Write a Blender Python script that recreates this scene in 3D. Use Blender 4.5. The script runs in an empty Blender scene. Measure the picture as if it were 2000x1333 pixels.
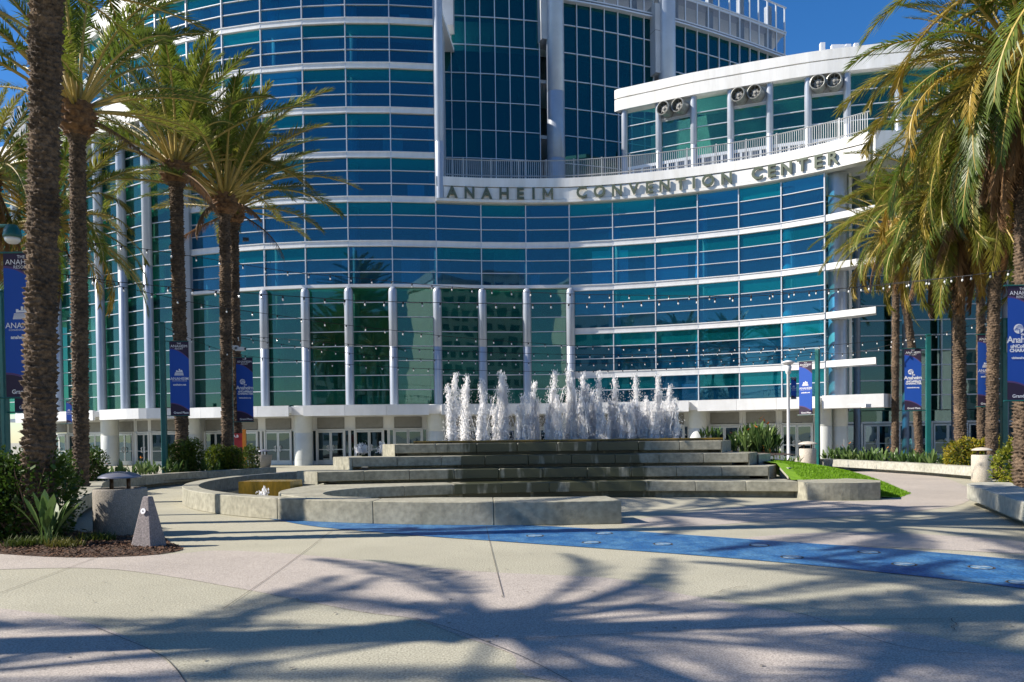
import bpy, math, random
import numpy as np
from mathutils import Vector, Matrix

R = random.Random(7)
rad = math.radians
S = bpy.context.scene
COL = S.collection

# ------------------------------------------------------------------ camera
F = 1555.0; CX = 1000.0; ROLL = .0115; PITCH = -.0218
CYP = 853.0 + F * math.tan(-PITCH)
cr, sr, cp, sp = math.cos(ROLL), math.sin(ROLL), math.cos(PITCH), math.sin(PITCH)
FWD = Vector((0, cp, sp)); UP0 = Vector((0, -sp, cp)); RT0 = Vector((1, 0, 0))
UPV = UP0 * cr + RT0 * sr; RTV = RT0 * cr - UP0 * sr
EYE = 1.65
cam = bpy.data.cameras.new('camera'); camo = bpy.data.objects.new('camera', cam); COL.objects.link(camo)
m = Matrix((RTV, UPV, -FWD)).transposed().to_4x4(); m.translation = (0, 0, EYE)
camo.matrix_world = m
cam.sensor_width = 36; cam.lens = F / 2000 * 36; cam.shift_y = (CYP - 666.5) / 2000
cam.clip_end = 3000; cam.clip_start = .1
S.camera = camo

# ------------------------------------------------------------------ light
AZ = rad(5.2); EL = rad(38)
SUNV = Vector((-math.cos(AZ) * math.cos(EL), -math.sin(AZ) * math.cos(EL), math.sin(EL)))
W = bpy.data.worlds.new('World'); S.world = W; W.use_nodes = True
nt = W.node_tree; nt.nodes.clear()
sky = nt.nodes.new('ShaderNodeTexSky'); sky.sky_type = 'NISHITA'; sky.sun_disc = False
sky.sun_elevation = EL; sky.sun_rotation = math.atan2(SUNV.x, SUNV.y)
sky.altitude = 0; sky.air_density = 1.0; sky.dust_density = 0.2; sky.ozone_density = 4.5
bg = nt.nodes.new('ShaderNodeBackground'); bg.inputs[1].default_value = .09
wo = nt.nodes.new('ShaderNodeOutputWorld')
hs = nt.nodes.new('ShaderNodeHueSaturation'); hs.inputs['Saturation'].default_value = 1.28; hs.inputs['Hue'].default_value = .506; nt.links.new(sky.outputs[0], hs.inputs['Color'])
nt.links.new(hs.outputs[0], bg.inputs[0]); nt.links.new(bg.outputs[0], wo.inputs[0])
sl = bpy.data.lights.new('sun', 'SUN'); sl.energy = 5.0; sl.angle = rad(.5); sl.color = (1, .915, .8)
so = bpy.data.objects.new('sun', sl); COL.objects.link(so)
so.rotation_euler = SUNV.to_track_quat('Z', 'Y').to_euler()
S.view_settings.view_transform = 'Standard'; S.view_settings.look = 'None'
S.view_settings.exposure = .8; S.view_settings.gamma = 1
S.view_settings.use_curve_mapping = False
S.render.engine = 'CYCLES'
S.cycles.max_bounces = 6; S.cycles.transparent_max_bounces = 24; S.cycles.glossy_bounces = 3
S.cycles.diffuse_bounces = 4; S.cycles.caustics_reflective = False; S.cycles.caustics_refractive = False

# ------------------------------------------------------------------ picking helpers (pixels of the 2000 px photograph)
def ray(px, py): return FWD + RTV * ((px - CX) / F) + UPV * ((CYP - py) / F)
def G(px, py, z=0.0):
    r = ray(px, py); t = (z - EYE) / r.z; return (r.x * t, r.y * t)
def V(px, py, Y):
    r = ray(px, py); t = Y / r.y; return Vector((r.x * t, Y, EYE + r.z * t))
def proj(p):
    d = Vector(p) - Vector((0, 0, EYE)); w = d.dot(FWD)
    return CX + F * d.dot(RTV) / w, CYP - F * d.dot(UPV) / w

# ------------------------------------------------------------------ mesh builder
class MB:
    def __init__(s): s.v = []; s.f = []; s.m = []
    def add(s, vs, fs, mi=0):
        b = len(s.v); s.v += [tuple(v) for v in vs]; s.f += [tuple(b + i for i in f) for f in fs]; s.m += [mi] * len(fs)
    def box(s, c, sz, rz=0, mi=0):
        x, y, z = sz[0] / 2, sz[1] / 2, sz[2] / 2; ca, sa = math.cos(rz), math.sin(rz)
        vs = [(c[0] + a * x * ca - b * y * sa, c[1] + a * x * sa + b * y * ca, c[2] + d * z) for d in (-1, 1) for a, b in ((-1, -1), (1, -1), (1, 1), (-1, 1))]
        s.add(vs, [(3, 2, 1, 0), (4, 5, 6, 7), (0, 1, 5, 4), (1, 2, 6, 5), (2, 3, 7, 6), (3, 0, 4, 7)], mi)
    def prism(s, poly, z0, z1, mi=0, mside=None):
        n = len(poly)
        a = sum(poly[i][0] * poly[(i + 1) % n][1] - poly[(i + 1) % n][0] * poly[i][1] for i in range(n))
        if a < 0: poly = poly[::-1]
        zb = z0 if isinstance(z0, (list, tuple)) else [z0] * n
        vs = [(p[0], p[1], z0) for p in poly] + [(p[0], p[1], z1) for p in poly]
        s.add(vs, [tuple(range(n - 1, -1, -1)), tuple(range(n, 2 * n))], mi)
        s.add(vs, [(i, (i + 1) % n, n + (i + 1) % n, n + i) for i in range(n)], mi if mside is None else mside)
    def band(s, A, B, z0, z1, mi=0):
        n = len(A); vs = []
        for i in range(n):
            vs += [(A[i][0], A[i][1], z0), (A[i][0], A[i][1], z1), (B[i][0], B[i][1], z1), (B[i][0], B[i][1], z0)]
        fs = []
        for i in range(n - 1):
            a = 4 * i; b = a + 4
            for k in range(4): fs.append((a + k, a + (k + 1) % 4, b + (k + 1) % 4, b + k))
        fs += [(3, 2, 1, 0), (4 * n - 4, 4 * n - 3, 4 * n - 2, 4 * n - 1)]
        s.add(vs, fs, mi)
    def tube(s, pts, r, n=8, mi=0, cap=True):
        pts = [Vector(p) for p in pts]; rs = r if isinstance(r, (list, tuple)) else [r] * len(pts)
        vs = []; k = len(pts)
        for i, p in enumerate(pts):
            t = (pts[min(i + 1, k - 1)] - pts[max(i - 1, 0)]).normalized()
            u = t.cross(Vector((0, 0, 1))) if abs(t.z) < .95 else t.cross(Vector((0, 1, 0)))
            u.normalize(); w = t.cross(u)
            for j in range(n):
                a = 2 * math.pi * j / n; vs.append(p + (u * math.cos(a) + w * math.sin(a)) * rs[i])
        fs = [(i * n + j, i * n + (j + 1) % n, (i + 1) * n + (j + 1) % n, (i + 1) * n + j) for i in range(k - 1) for j in range(n)]
        if cap: fs += [tuple(range(n - 1, -1, -1)), tuple(range((k - 1) * n, k * n))]
        s.add(vs, fs, mi)
    def lathe(s, prof, n=24, c=(0, 0, 0), mi=0):
        vs = []; k = len(prof)
        for r, z in prof:
            for j in range(n):
                a = 2 * math.pi * j / n; vs.append((c[0] + r * math.cos(a), c[1] + r * math.sin(a), c[2] + z))
        fs = [(i * n + j, i * n + (j + 1) % n, (i + 1) * n + (j + 1) % n, (i + 1) * n + j) for i in range(k - 1) for j in range(n)]
        if prof[0][0] > 1e-4: fs.append(tuple(range(n - 1, -1, -1)))
        if prof[-1][0] > 1e-4: fs.append(tuple(range((k - 1) * n, k * n)))
        s.add(vs, fs, mi)
    def mesh(s, name, mats, smooth=False):
        me = bpy.data.meshes.new(name); me.from_pydata(s.v, [], s.f)
        if not isinstance(mats, (list, tuple)): mats = [mats]
        for mt in mats: me.materials.append(mt)
        if len(mats) > 1: me.polygons.foreach_set('material_index', s.m)
        if smooth: me.polygons.foreach_set('use_smooth', [True] * len(me.polygons))
        me.update(); return me
    def obj(s, name, mats, parent=None, smooth=False, loc=None, rz=0):
        return link(name, s.mesh(name, mats, smooth), parent, loc, rz)

def link(name, me, parent=None, loc=None, rz=0):
    o = bpy.data.objects.new(name, me); COL.objects.link(o)
    if parent: o.parent = parent
    if loc is not None: o.location = loc
    if rz: o.rotation_euler = (0, 0, rz)
    return o
def auto_smooth(me, ang=35):
    me.polygons.foreach_set('use_smooth', [True] * len(me.polygons))
    try: me.set_sharp_from_angle(angle=rad(ang))
    except Exception: pass
def thing(name, label, cat, loc=(0, 0, 0), rz=0, group=None):
    o = bpy.data.objects.new(name, None); COL.objects.link(o); o.location = loc; o.rotation_euler = (0, 0, rz)
    o.empty_display_size = .2
    return tag(o, label, cat, group)
def tag(o, label=None, cat=None, group=None, kind=None):
    if label: o['label'] = label
    if cat: o['category'] = cat
    if group: o['group'] = group
    if kind: o['kind'] = kind
    return o
def dup(o, loc=None, rz=None, label=None, parent=None):
    c = o.copy(); COL.objects.link(c)
    if parent: c.parent = parent
    if loc is not None: c.location = loc
    if rz is not None: c.rotation_euler = (0, 0, rz)
    if label: c['label'] = label
    for ch in list(o.children): dup(ch, parent=c)
    return c
def catmull(P, n=6, closed=False):
    P = [Vector(p) for p in P]; out = []; k = len(P)
    rng = range(k if closed else k - 1)
    for i in rng:
        if closed: p0, p1, p2, p3 = P[i - 1], P[i], P[(i + 1) % k], P[(i + 2) % k]
        else: p0, p1, p2, p3 = P[max(i - 1, 0)], P[i], P[i + 1], P[min(i + 2, k - 1)]
        for j in range(n):
            t = j / n
            out.append(.5 * ((2 * p1) + (p2 - p0) * t + (2 * p0 - 5 * p1 + 4 * p2 - p3) * t * t + (3 * p1 - p0 - 3 * p2 + p3) * t ** 3))
    if not closed: out.append(P[-1])
    return out
def offs(P, d):
    """offset a left-to-right polyline towards the camera side (right-hand side)"""
    out = []; k = len(P)
    for i in range(k):
        a = Vector(P[max(i - 1, 0)][:2]); b = Vector(P[min(i + 1, k - 1)][:2]); t = (b - a).normalized()
        out.append((P[i][0] + t.y * d, P[i][1] - t.x * d))
    return out
def plen(P):
    L = [0]
    for a, b in zip(P, P[1:]): L.append(L[-1] + math.hypot(b[0] - a[0], b[1] - a[1]))
    return L
def pat(P, L, s):
    s = max(0, min(L[-1], s))
    for i in range(len(P) - 1):
        if s <= L[i + 1] + 1e-9:
            t = (s - L[i]) / max(1e-9, L[i + 1] - L[i]); a, b = P[i], P[i + 1]
            return (a[0] + (b[0] - a[0]) * t, a[1] + (b[1] - a[1]) * t, math.atan2(b[1] - a[1], b[0] - a[0]))

# ------------------------------------------------------------------ materials
def mat(name, c1, c2=None, scale=4, rough=.6, metal=0, bump=0, bscale=None, spec=.5, detail=6, world=False, stretch=None, lo=.35, hi=.65, speck=0, coat=0, amp=(.5, 1.3)):
    mt = bpy.data.materials.new(name); mt.use_nodes = True; n = mt.node_tree; p = n.nodes['Principled BSDF']
    p.inputs['Roughness'].default_value = rough; p.inputs['Metallic'].default_value = metal
    p.inputs['Specular IOR Level'].default_value = spec
    if coat: p.inputs['Coat Weight'].default_value = coat
    p.inputs['Base Color'].default_value = (*c1, 1)
    if c2 is not None or bump:
        tc = n.nodes.new('ShaderNodeTexCoord'); src = tc.outputs['Object']
        if world: src = n.nodes.new('ShaderNodeNewGeometry').outputs['Position']
        if stretch:
            mp = n.nodes.new('ShaderNodeMapping'); mp.inputs['Scale'].default_value = stretch
            n.links.new(src, mp.inputs[0]); src = mp.outputs[0]
        if c2 is not None:
            nz = n.nodes.new('ShaderNodeTexNoise'); nz.inputs['Scale'].default_value = scale; nz.inputs['Detail'].default_value = detail
            nz.inputs['Roughness'].default_value = .65
            n.links.new(src, nz.inputs[0])
            rp = n.nodes.new('ShaderNodeMapRange'); rp.inputs[1].default_value = lo; rp.inputs[2].default_value = hi
            n.links.new(nz.outputs[0], rp.inputs[0])
            mx = n.nodes.new('ShaderNodeMix'); mx.data_type = 'RGBA'; mx.inputs[6].default_value = (*c1, 1); mx.inputs[7].default_value = (*c2, 1)
            n.links.new(rp.outputs[0], mx.inputs[0]); out = mx.outputs[2]
            if speck:
                n2 = n.nodes.new('ShaderNodeTexNoise'); n2.inputs['Scale'].default_value = speck; n2.inputs['Detail'].default_value = 3
                n.links.new(src, n2.inputs[0])
                r2 = n.nodes.new('ShaderNodeMapRange'); r2.inputs[1].default_value = .3; r2.inputs[2].default_value = .7; r2.inputs[3].default_value = amp[0]; r2.inputs[4].default_value = amp[1]
                n.links.new(n2.outputs[0], r2.inputs[0])
                vm = n.nodes.new('ShaderNodeVectorMath'); vm.operation = 'SCALE'; n.links.new(out, vm.inputs[0]); n.links.new(r2.outputs[0], vm.inputs['Scale']); out = vm.outputs[0]
            n.links.new(out, p.inputs['Base Color'])
        if bump:
            nb = n.nodes.new('ShaderNodeTexNoise'); nb.inputs['Scale'].default_value = bscale or scale * 6; nb.inputs['Detail'].default_value = 5
            n.links.new(src, nb.inputs[0]); b = n.nodes.new('ShaderNodeBump'); b.inputs['Strength'].default_value = bump; b.inputs['Distance'].default_value = .02
            n.links.new(nb.outputs[0], b.inputs['Height']); n.links.new(b.outputs[0], p.inputs['Normal'])
    return mt

def leafmat(name, cols, trans=.35, rough=.5):
    """leaf colour varies from object to object and over the crown; thin leaves let some light through"""
    mt = bpy.data.materials.new(name); mt.use_nodes = True; n = mt.node_tree; n.nodes.clear()
    oi = n.nodes.new('ShaderNodeObjectInfo'); g = n.nodes.new('ShaderNodeNewGeometry')
    nz = n.nodes.new('ShaderNodeTexNoise'); nz.inputs['Scale'].default_value = 3.0; n.links.new(g.outputs['Position'], nz.inputs[0])
    ad = n.nodes.new('ShaderNodeMath'); ad.operation = 'MULTIPLY_ADD'; ad.inputs[1].default_value = .62
    n.links.new(oi.outputs['Random'], ad.inputs[0])
    mu = n.nodes.new('ShaderNodeMath'); mu.operation = 'MULTIPLY'; mu.inputs[1].default_value = .38; n.links.new(nz.outputs[0], mu.inputs[0]); n.links.new(mu.outputs[0], ad.inputs[2])
    cr_ = n.nodes.new('ShaderNodeValToRGB'); e = cr_.color_ramp.elements
    while len(e) < len(cols): e.new(.5)
    for i, (p, c) in enumerate(cols): e[i].position = p; e[i].color = (*c, 1)
    n.links.new(ad.outputs[0], cr_.inputs[0])
    p = n.nodes.new('ShaderNodeBsdfPrincipled'); p.inputs['Roughness'].default_value = rough; p.inputs['Specular IOR Level'].default_value = .4
    tr = n.nodes.new('ShaderNodeBsdfTranslucent'); mx = n.nodes.new('ShaderNodeMixShader'); mx.inputs[0].default_value = trans
    o = n.nodes.new('ShaderNodeOutputMaterial')
    n.links.new(cr_.outputs[0], p.inputs['Base Color']); n.links.new(cr_.outputs[0], tr.inputs[0])
    n.links.new(p.outputs[0], mx.inputs[1]); n.links.new(tr.outputs[0], mx.inputs[2]); n.links.new(mx.outputs[0], o.inputs[0])
    return mt

def glass(name, tint, body, refl=.22, bodyf=.15, wave=.03, gc=(.4, .75, 1)):
    """coated tinted glazing: partly mirror, partly see-through, a little body colour"""
    mt = bpy.data.materials.new(name); mt.use_nodes = True; n = mt.node_tree; n.nodes.clear()
    oi = n.nodes.new('ShaderNodeObjectInfo'); g = n.nodes.new('ShaderNodeNewGeometry')
    nz = n.nodes.new('ShaderNodeTexNoise'); nz.inputs['Scale'].default_value = .45; nz.inputs['Detail'].default_value = 1.5
    n.links.new(g.outputs['Position'], nz.inputs[0])
    bp = n.nodes.new('ShaderNodeBump'); bp.inputs['Strength'].default_value = wave; bp.inputs['Distance'].default_value = .3
    n.links.new(nz.outputs[0], bp.inputs['Height'])
    mr = n.nodes.new('ShaderNodeMapRange'); mr.inputs[3].default_value = .45; mr.inputs[4].default_value = 1.2; n.links.new(oi.outputs['Random'], mr.inputs[0])
    def sc(c):
        v = n.nodes.new('ShaderNodeVectorMath'); v.operation = 'SCALE'; v.inputs[0].default_value = c; n.links.new(mr.outputs[0], v.inputs['Scale']); return v.outputs[0]
    tr = n.nodes.new('ShaderNodeBsdfTransparent'); n.links.new(sc(tint), tr.inputs[0])
    df = n.nodes.new('ShaderNodeBsdfDiffuse'); n.links.new(sc(body), df.inputs[0])
    m1 = n.nodes.new('ShaderNodeMixShader'); m1.inputs[0].default_value = bodyf; n.links.new(tr.outputs[0], m1.inputs[1]); n.links.new(df.outputs[0], m1.inputs[2])
    gl = n.nodes.new('ShaderNodeBsdfGlossy'); gl.inputs['Roughness'].default_value = .015; gl.inputs[0].default_value = (*gc, 1); n.links.new(bp.outputs[0], gl.inputs['Normal'])
    fr = n.nodes.new('ShaderNodeFresnel'); fr.inputs[0].default_value = 1.5
    ad = n.nodes.new('ShaderNodeMath'); ad.operation = 'ADD'; ad.use_clamp = True; ad.inputs[1].default_value = refl; n.links.new(fr.outputs[0], ad.inputs[0])
    m2 = n.nodes.new('ShaderNodeMixShader'); n.links.new(ad.outputs[0], m2.inputs[0]); n.links.new(m1.outputs[0], m2.inputs[1]); n.links.new(gl.outputs[0], m2.inputs[2])
    # the inner face of each thin pane is plain clear: tint and mirror sit on the face the light meets first
    clr = n.nodes.new('ShaderNodeBsdfTransparent'); m3 = n.nodes.new('ShaderNodeMixShader'); n.links.new(g.outputs['Backfacing'], m3.inputs[0]); n.links.new(m2.outputs[0], m3.inputs[1]); n.links.new(clr.outputs[0], m3.inputs[2]); m2 = m3
    o = n.nodes.new('ShaderNodeOutputMaterial'); n.links.new(m2.outputs[0], o.inputs[0])
    return mt

M = {}
M['white'] = mat('painted_aluminium', (.72, .73, .74), (.62, .63, .63), 1.2, .38, bump=.03, bscale=2, stretch=(1, 1, .35))
M['whitew'] = mat('fascia_panel_white', (.8, .8, .78), (.68, .67, .63), 1.6, .42, world=True, stretch=(1, 1, .15), bump=.04, bscale=1.5)
M['alu'] = mat('silver_column_paint', (.4, .44, .5), (.34, .38, .44), .8, .33, metal=.25, world=True)
M['mull'] = mat('mullion_silver', (.55, .58, .62), None, rough=.4, metal=.2)
M['greycol'] = mat('round_column_paint', (.6, .62, .6), (.5, .52, .5), .7, .45, world=True)
M['darkcol'] = mat('blue_grey_column', (.17, .2, .26), None, rough=.4, metal=.3)
M['wallgrey'] = mat('grey_wall_panel', (.42, .45, .48), (.36, .38, .4), .6, .5, world=True)
M['louver'] = mat('louvre_panel_grey', (.24, .24, .23), (.2, .2, .19), 3, .6)
M['interior'] = mat('interior_plaster', (.6, .62, .62), (.3, .33, .34), .35, .8, world=True)
M['slab'] = mat('interior_slab', (.78, .8, .8), None, rough=.8)
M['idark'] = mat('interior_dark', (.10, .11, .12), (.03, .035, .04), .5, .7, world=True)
M['conc'] = mat('fountain_concrete', (.36, .345, .27), (.26, .25, .19), 1.3, .75, bump=.15, bscale=22, world=True, speck=9, amp=(.72, 1.15))
M['concl'] = mat('planter_concrete', (.45, .44, .38), (.34, .34, .28), 1.2, .75, bump=.15, bscale=22, world=True, speck=9, amp=(.75, 1.15))
M['binc'] = mat('aggregate_bin', (.34, .31, .27), (.26, .24, .21), 20, .85, bump=.6, bscale=70, speck=110)
M['binl'] = mat('tan_bin_concrete', (.55, .5, .42), (.47, .43, .36), 6, .8, bump=.3, bscale=60, speck=80)
M['granite'] = mat('granite_aggregate', (.33, .29, .29), (.17, .15, .15), 40, .8, bump=.5, bscale=80, speck=120)
M['hood'] = mat('bin_hood_metal', (.3, .31, .38), (.24, .25, .3), 3, .35, metal=.6)
M['hoodl'] = mat('bin_hood_sand', (.5, .45, .38), None, rough=.5)
M['post'] = mat('bronze_post', (.1, .06, .035), None, rough=.4, metal=.5)
M['teal'] = mat('teal_pole_paint', (.008, .12, .115), (.006, .09, .09), 3, .35)
M['polew'] = mat('white_lamp_paint', (.75, .75, .76), None, rough=.4)
M['orange'] = mat('orange_post_paint', (.7, .26, .02), (.6, .2, .02), 8, .5)
M['red'] = mat('red_sign_paint', (.28, .012, .02), None, rough=.5)
M['print'] = mat('white_print', (.8, .8, .84), None, rough=.7)
M['letter'] = mat('olive_letter_paint', (.1, .12, .08), (.08, .1, .065), 4, .45)
M['galv'] = mat('galvanised_rail', (.4, .41, .41), (.32, .33, .33), 2, .45, metal=.3, world=True)
M['fan'] = mat('fan_housing_metal', (.32, .33, .31), (.22, .22, .2), 4, .4, metal=.5)
M['fand'] = mat('fan_dark_inside', (.04, .04, .04), None, rough=.6)
M['black'] = mat('black_cable', (.012, .012, .013), None, rough=.6)
M['bulb'] = mat('clear_bulb', (.75, .76, .75), None, rough=.15, spec=.8)
M['algae'] = mat('wet_algae_stone', (.33, .2, .025), (.12, .09, .015), 5, .25, world=True, stretch=(1, 1, .3), bump=.2)
M['mulch'] = mat('bark_mulch', (.07, .04, .025), (.035, .02, .012), 30, .95, bump=1, bscale=60)
M['soil'] = mat('planting_soil', (.05, .035, .025), (.03, .02, .015), 8, .95, bump=.8, bscale=30)
M['lawn'] = mat('lawn_green', (.17, .32, .006), (.11, .23, .006), 3, .8, world=True, bump=.6, bscale=40)
M['pink'] = mat('paving_rose', (.45, .4, .35), (.37, .33, .29), .35, .82, world=True, bump=.25, bscale=90, speck=75)
M['green'] = mat('paving_sage', (.42, .4, .305), (.345, .33, .25), .35, .85, world=True, bump=.4, bscale=70, speck=55)
M['blue'] = mat('paving_blue', (.012, .095, .26), (.1, .25, .4), 2.4, .6, world=True, bump=.2, bscale=60, speck=30, lo=.42, hi=.8, stretch=(1.2, .8, 1))
M['joint'] = mat('paving_joint', (.07, .06, .05), None, rough=.9)
M['disc'] = mat('inlay_disc', (.34, .4, .42), (.05, .17, .33), 9, .5, lo=.4, hi=.55)
M['pool'] = mat('pool_floor', (.06, .055, .04), (.03, .03, .025), 3, .12, world=True)
M['steel'] = mat('door_frame_aluminium', (.58, .6, .61), None, rough=.35, metal=.2)
M['trunk'] = mat('palm_bark', (.16, .11, .07), (.04, .027, .018), 11, .9, bump=1.0, bscale=45, speck=1.6, amp=(.55, 1.5))
M['boots'] = mat('palm_boots', (.26, .14, .06), (.07, .035, .018), 7, .85, bump=.6, bscale=30)
M['petiole'] = mat('frond_stalk', (.48, .34, .1), (.33, .26, .06), 5, .5)
M['petdead'] = mat('dead_frond_stalk', (.2, .12, .06), (.12, .075, .04), 5, .8)
M['frond'] = leafmat('frond_leaflets', [(0, (.06, .11, .018)), (.35, (.11, .165, .022)), (.65, (.18, .21, .03)), (.9, (.28, .23, .04))], .45, .38)
M['frondy'] = leafmat('frond_leaflets_yellowing', [(0, (.08, .11, .015)), (.4, (.16, .165, .02)), (.75, (.3, .2, .025)), (1, (.36, .16, .02))], .35, .5)
M['frondd'] = leafmat('frond_leaflets_dead', [(0, (.14, .08, .04)), (.5, (.27, .155, .075)), (1, (.34, .2, .09))], .2, .8)
M['hedge'] = leafmat('hedge_leaves', [(0, (.05, .085, .012)), (.5, (.1, .15, .018)), (.85, (.22, .2, .02))], .3, .45)
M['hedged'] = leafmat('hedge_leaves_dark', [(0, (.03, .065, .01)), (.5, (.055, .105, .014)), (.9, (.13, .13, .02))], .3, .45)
M['hedgey'] = leafmat('hedge_leaves_gold', [(0, (.11, .16, .015)), (.45, (.2, .24, .02)), (.85, (.36, .28, .02))], .35, .45)
M['strel'] = leafmat('paddle_leaves', [(0, (.06, .12, .03)), (.5, (.1, .17, .045)), (1, (.2, .26, .09))], .25, .35)
M['grassb'] = leafmat('grass_blades', [(0, (.12, .27, .005)), (.5, (.2, .37, .008)), (1, (.3, .43, .01))], .35, .6)
M['tuft'] = leafmat('tuft_blades', [(0, (.05, .08, .012)), (.5, (.09, .12, .02)), (1, (.2, .16, .04))], .3, .6)
M['petal'] = mat('orange_petal', (.75, .24, .02), None, rough=.5)
M['twig'] = mat('bare_twig', (.2, .12, .08), None, rough=.8)
M['date'] = mat('date_fruit', (.5, .22, .01), (.4, .26, .02), 30, .5)
M['g_blue'] = glass('glass_blue', (.09, .55, .88), (.002, .11, .25), .1, .17, gc=(.36, .74, .86))
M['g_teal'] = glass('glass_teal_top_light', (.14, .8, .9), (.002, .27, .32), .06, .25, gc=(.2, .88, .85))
M['g_green'] = glass('glass_green', (.14, .55, .42), (.004, .11, .075), .06, .14, gc=(.48, .85, .78))
M['g_tower'] = glass('glass_tower', (.02, .24, .28), (.002, .07, .09), .03, .4, gc=(.2, .8, .9))
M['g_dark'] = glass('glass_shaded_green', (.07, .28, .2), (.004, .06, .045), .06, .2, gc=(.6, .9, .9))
M['g_door'] = glass('glass_door', (.03, .1, .12), (.004, .035, .05), .08, .15, gc=(.6, .85, 1))
M['g_screen'] = glass('glass_clear_screen', (.92, .96, 1), (.5, .55, .6), 0, .05, gc=(.9, .95, 1))

# fountain block concrete with darker, smoother streaks across the middle
def streakconc():
    mt = M['conc'].copy(); mt.name = 'fountain_concrete_streaked'; n = mt.node_tree; p = n.nodes['Principled BSDF']
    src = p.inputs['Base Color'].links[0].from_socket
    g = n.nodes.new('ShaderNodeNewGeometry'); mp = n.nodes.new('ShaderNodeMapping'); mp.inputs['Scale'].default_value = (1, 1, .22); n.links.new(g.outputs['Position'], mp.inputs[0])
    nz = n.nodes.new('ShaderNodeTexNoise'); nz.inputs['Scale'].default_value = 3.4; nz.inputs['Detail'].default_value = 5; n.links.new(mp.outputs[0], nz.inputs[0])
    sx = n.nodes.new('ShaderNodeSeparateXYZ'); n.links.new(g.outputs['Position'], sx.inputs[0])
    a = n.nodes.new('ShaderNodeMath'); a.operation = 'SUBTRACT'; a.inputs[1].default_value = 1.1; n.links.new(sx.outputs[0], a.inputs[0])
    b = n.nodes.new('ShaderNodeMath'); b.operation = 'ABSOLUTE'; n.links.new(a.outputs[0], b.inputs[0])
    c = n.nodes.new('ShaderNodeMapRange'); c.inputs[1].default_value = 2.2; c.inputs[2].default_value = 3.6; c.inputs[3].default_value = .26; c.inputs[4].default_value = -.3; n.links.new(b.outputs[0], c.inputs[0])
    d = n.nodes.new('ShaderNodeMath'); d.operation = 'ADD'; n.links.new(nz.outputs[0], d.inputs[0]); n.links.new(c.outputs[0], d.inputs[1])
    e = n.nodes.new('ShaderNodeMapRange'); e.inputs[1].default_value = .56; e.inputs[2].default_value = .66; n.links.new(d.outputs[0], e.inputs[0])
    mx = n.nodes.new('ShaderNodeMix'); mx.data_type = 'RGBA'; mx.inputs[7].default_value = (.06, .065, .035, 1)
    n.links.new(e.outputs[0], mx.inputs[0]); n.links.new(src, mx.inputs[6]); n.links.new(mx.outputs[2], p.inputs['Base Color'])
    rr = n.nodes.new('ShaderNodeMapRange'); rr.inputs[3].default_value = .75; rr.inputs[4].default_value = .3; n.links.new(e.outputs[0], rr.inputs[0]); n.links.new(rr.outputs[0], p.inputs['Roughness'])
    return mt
M['concs'] = streakconc()

def watermat():
    mt = bpy.data.materials.new('foaming_water'); mt.use_nodes = True; n = mt.node_tree; p = n.nodes['Principled BSDF']
    p.inputs['Base Color'].default_value = (1, 1, 1, 1); p.inputs['Roughness'].default_value = .5; p.inputs['Subsurface Weight'].default_value = 1; p.inputs['Subsurface Radius'].default_value = (1, 1, 1); p.inputs['Subsurface Scale'].default_value = .12
    tr = n.nodes.new('ShaderNodeBsdfTranslucent'); tr.inputs[0].default_value = (.99, .99, 1, 1)
    m1 = n.nodes.new('ShaderNodeMixShader'); m1.inputs[0].default_value = .2; n.links.new(p.outputs[0], m1.inputs[1]); n.links.new(tr.outputs[0], m1.inputs[2])
    tp = n.nodes.new('ShaderNodeBsdfTransparent'); m2 = n.nodes.new('ShaderNodeMixShader'); m2.inputs[0].default_value = .1; n.links.new(m1.outputs[0], m2.inputs[1]); n.links.new(tp.outputs[0], m2.inputs[2])
    n.links.new(m2.outputs[0], n.nodes['Material Output'].inputs[0]); return mt
M['water'] = watermat()

# ------------------------------------------------------------------ ground
def sheet(name, poly, z, mt, th=None):
    mb = MB(); n = len(poly)
    a = sum(poly[i][0] * poly[(i + 1) % n][1] - poly[(i + 1) % n][0] * poly[i][1] for i in range(n))
    if a < 0: poly = poly[::-1]
    mb.add([(p[0], p[1], z) for p in poly], [tuple(range(n))])
    return mb.obj(name, mt)
def gp(L, n=5, closed=True): return [tuple(v[:2]) for v in catmull([(*G(*p), 0) for p in L], n, closed)]

o = sheet('plaza_ground', [(-900, -900), (900, -900), (900, 1500), (-900, 1500)], 0, M['green']); tag(o, kind='structure')
rose = [[(-120, 1083), (60, 1084), (190, 1090), (350, 1082), (430, 1076), (600, 1085), (900, 1115), (1190, 1130), (1300, 1155), (1420, 1177), (1650, 1215), (1850, 1250), (2060, 1300), (2200, 1420), (1110, 1338), (1000, 1278), (900, 1243), (810, 1210), (700, 1195), (520, 1160), (300, 1122), (150, 1110), (-120, 1113)],
        [(-150, 1193), (60, 1196), (200, 1226), (300, 1275), (365, 1333), (400, 1420), (-300, 1420)],
        [(1212, 1023), (1280, 1010), (1500, 985), (1552, 978), (1720, 978), (1745, 955), (1700, 933), (1600, 917), (1640, 912), (1800, 925), (1885, 950), (1880, 985), (1700, 1005), (1500, 1018), (1330, 1030)],
        [(1440, 1058), (1560, 1043), (1760, 1042), (2080, 1066), (2080, 1085), (1750, 1070)],
        [(-200, 925), (560, 922), (1000, 912), (1500, 908), (2300, 905), (2300, 913), (1000, 930), (540, 934), (-200, 945)]]
for i, L in enumerate(rose):
    o = sheet('paving_rose', gp(L, 4), .004, M['pink']); tag(o, kind='structure')
blueL = [(470, 1006.5), (530, 1015), (622, 1030), (800, 1046), (1000, 1060), (1400, 1089), (1750, 1122), (2000, 1151), (2300, 1190)]
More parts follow.
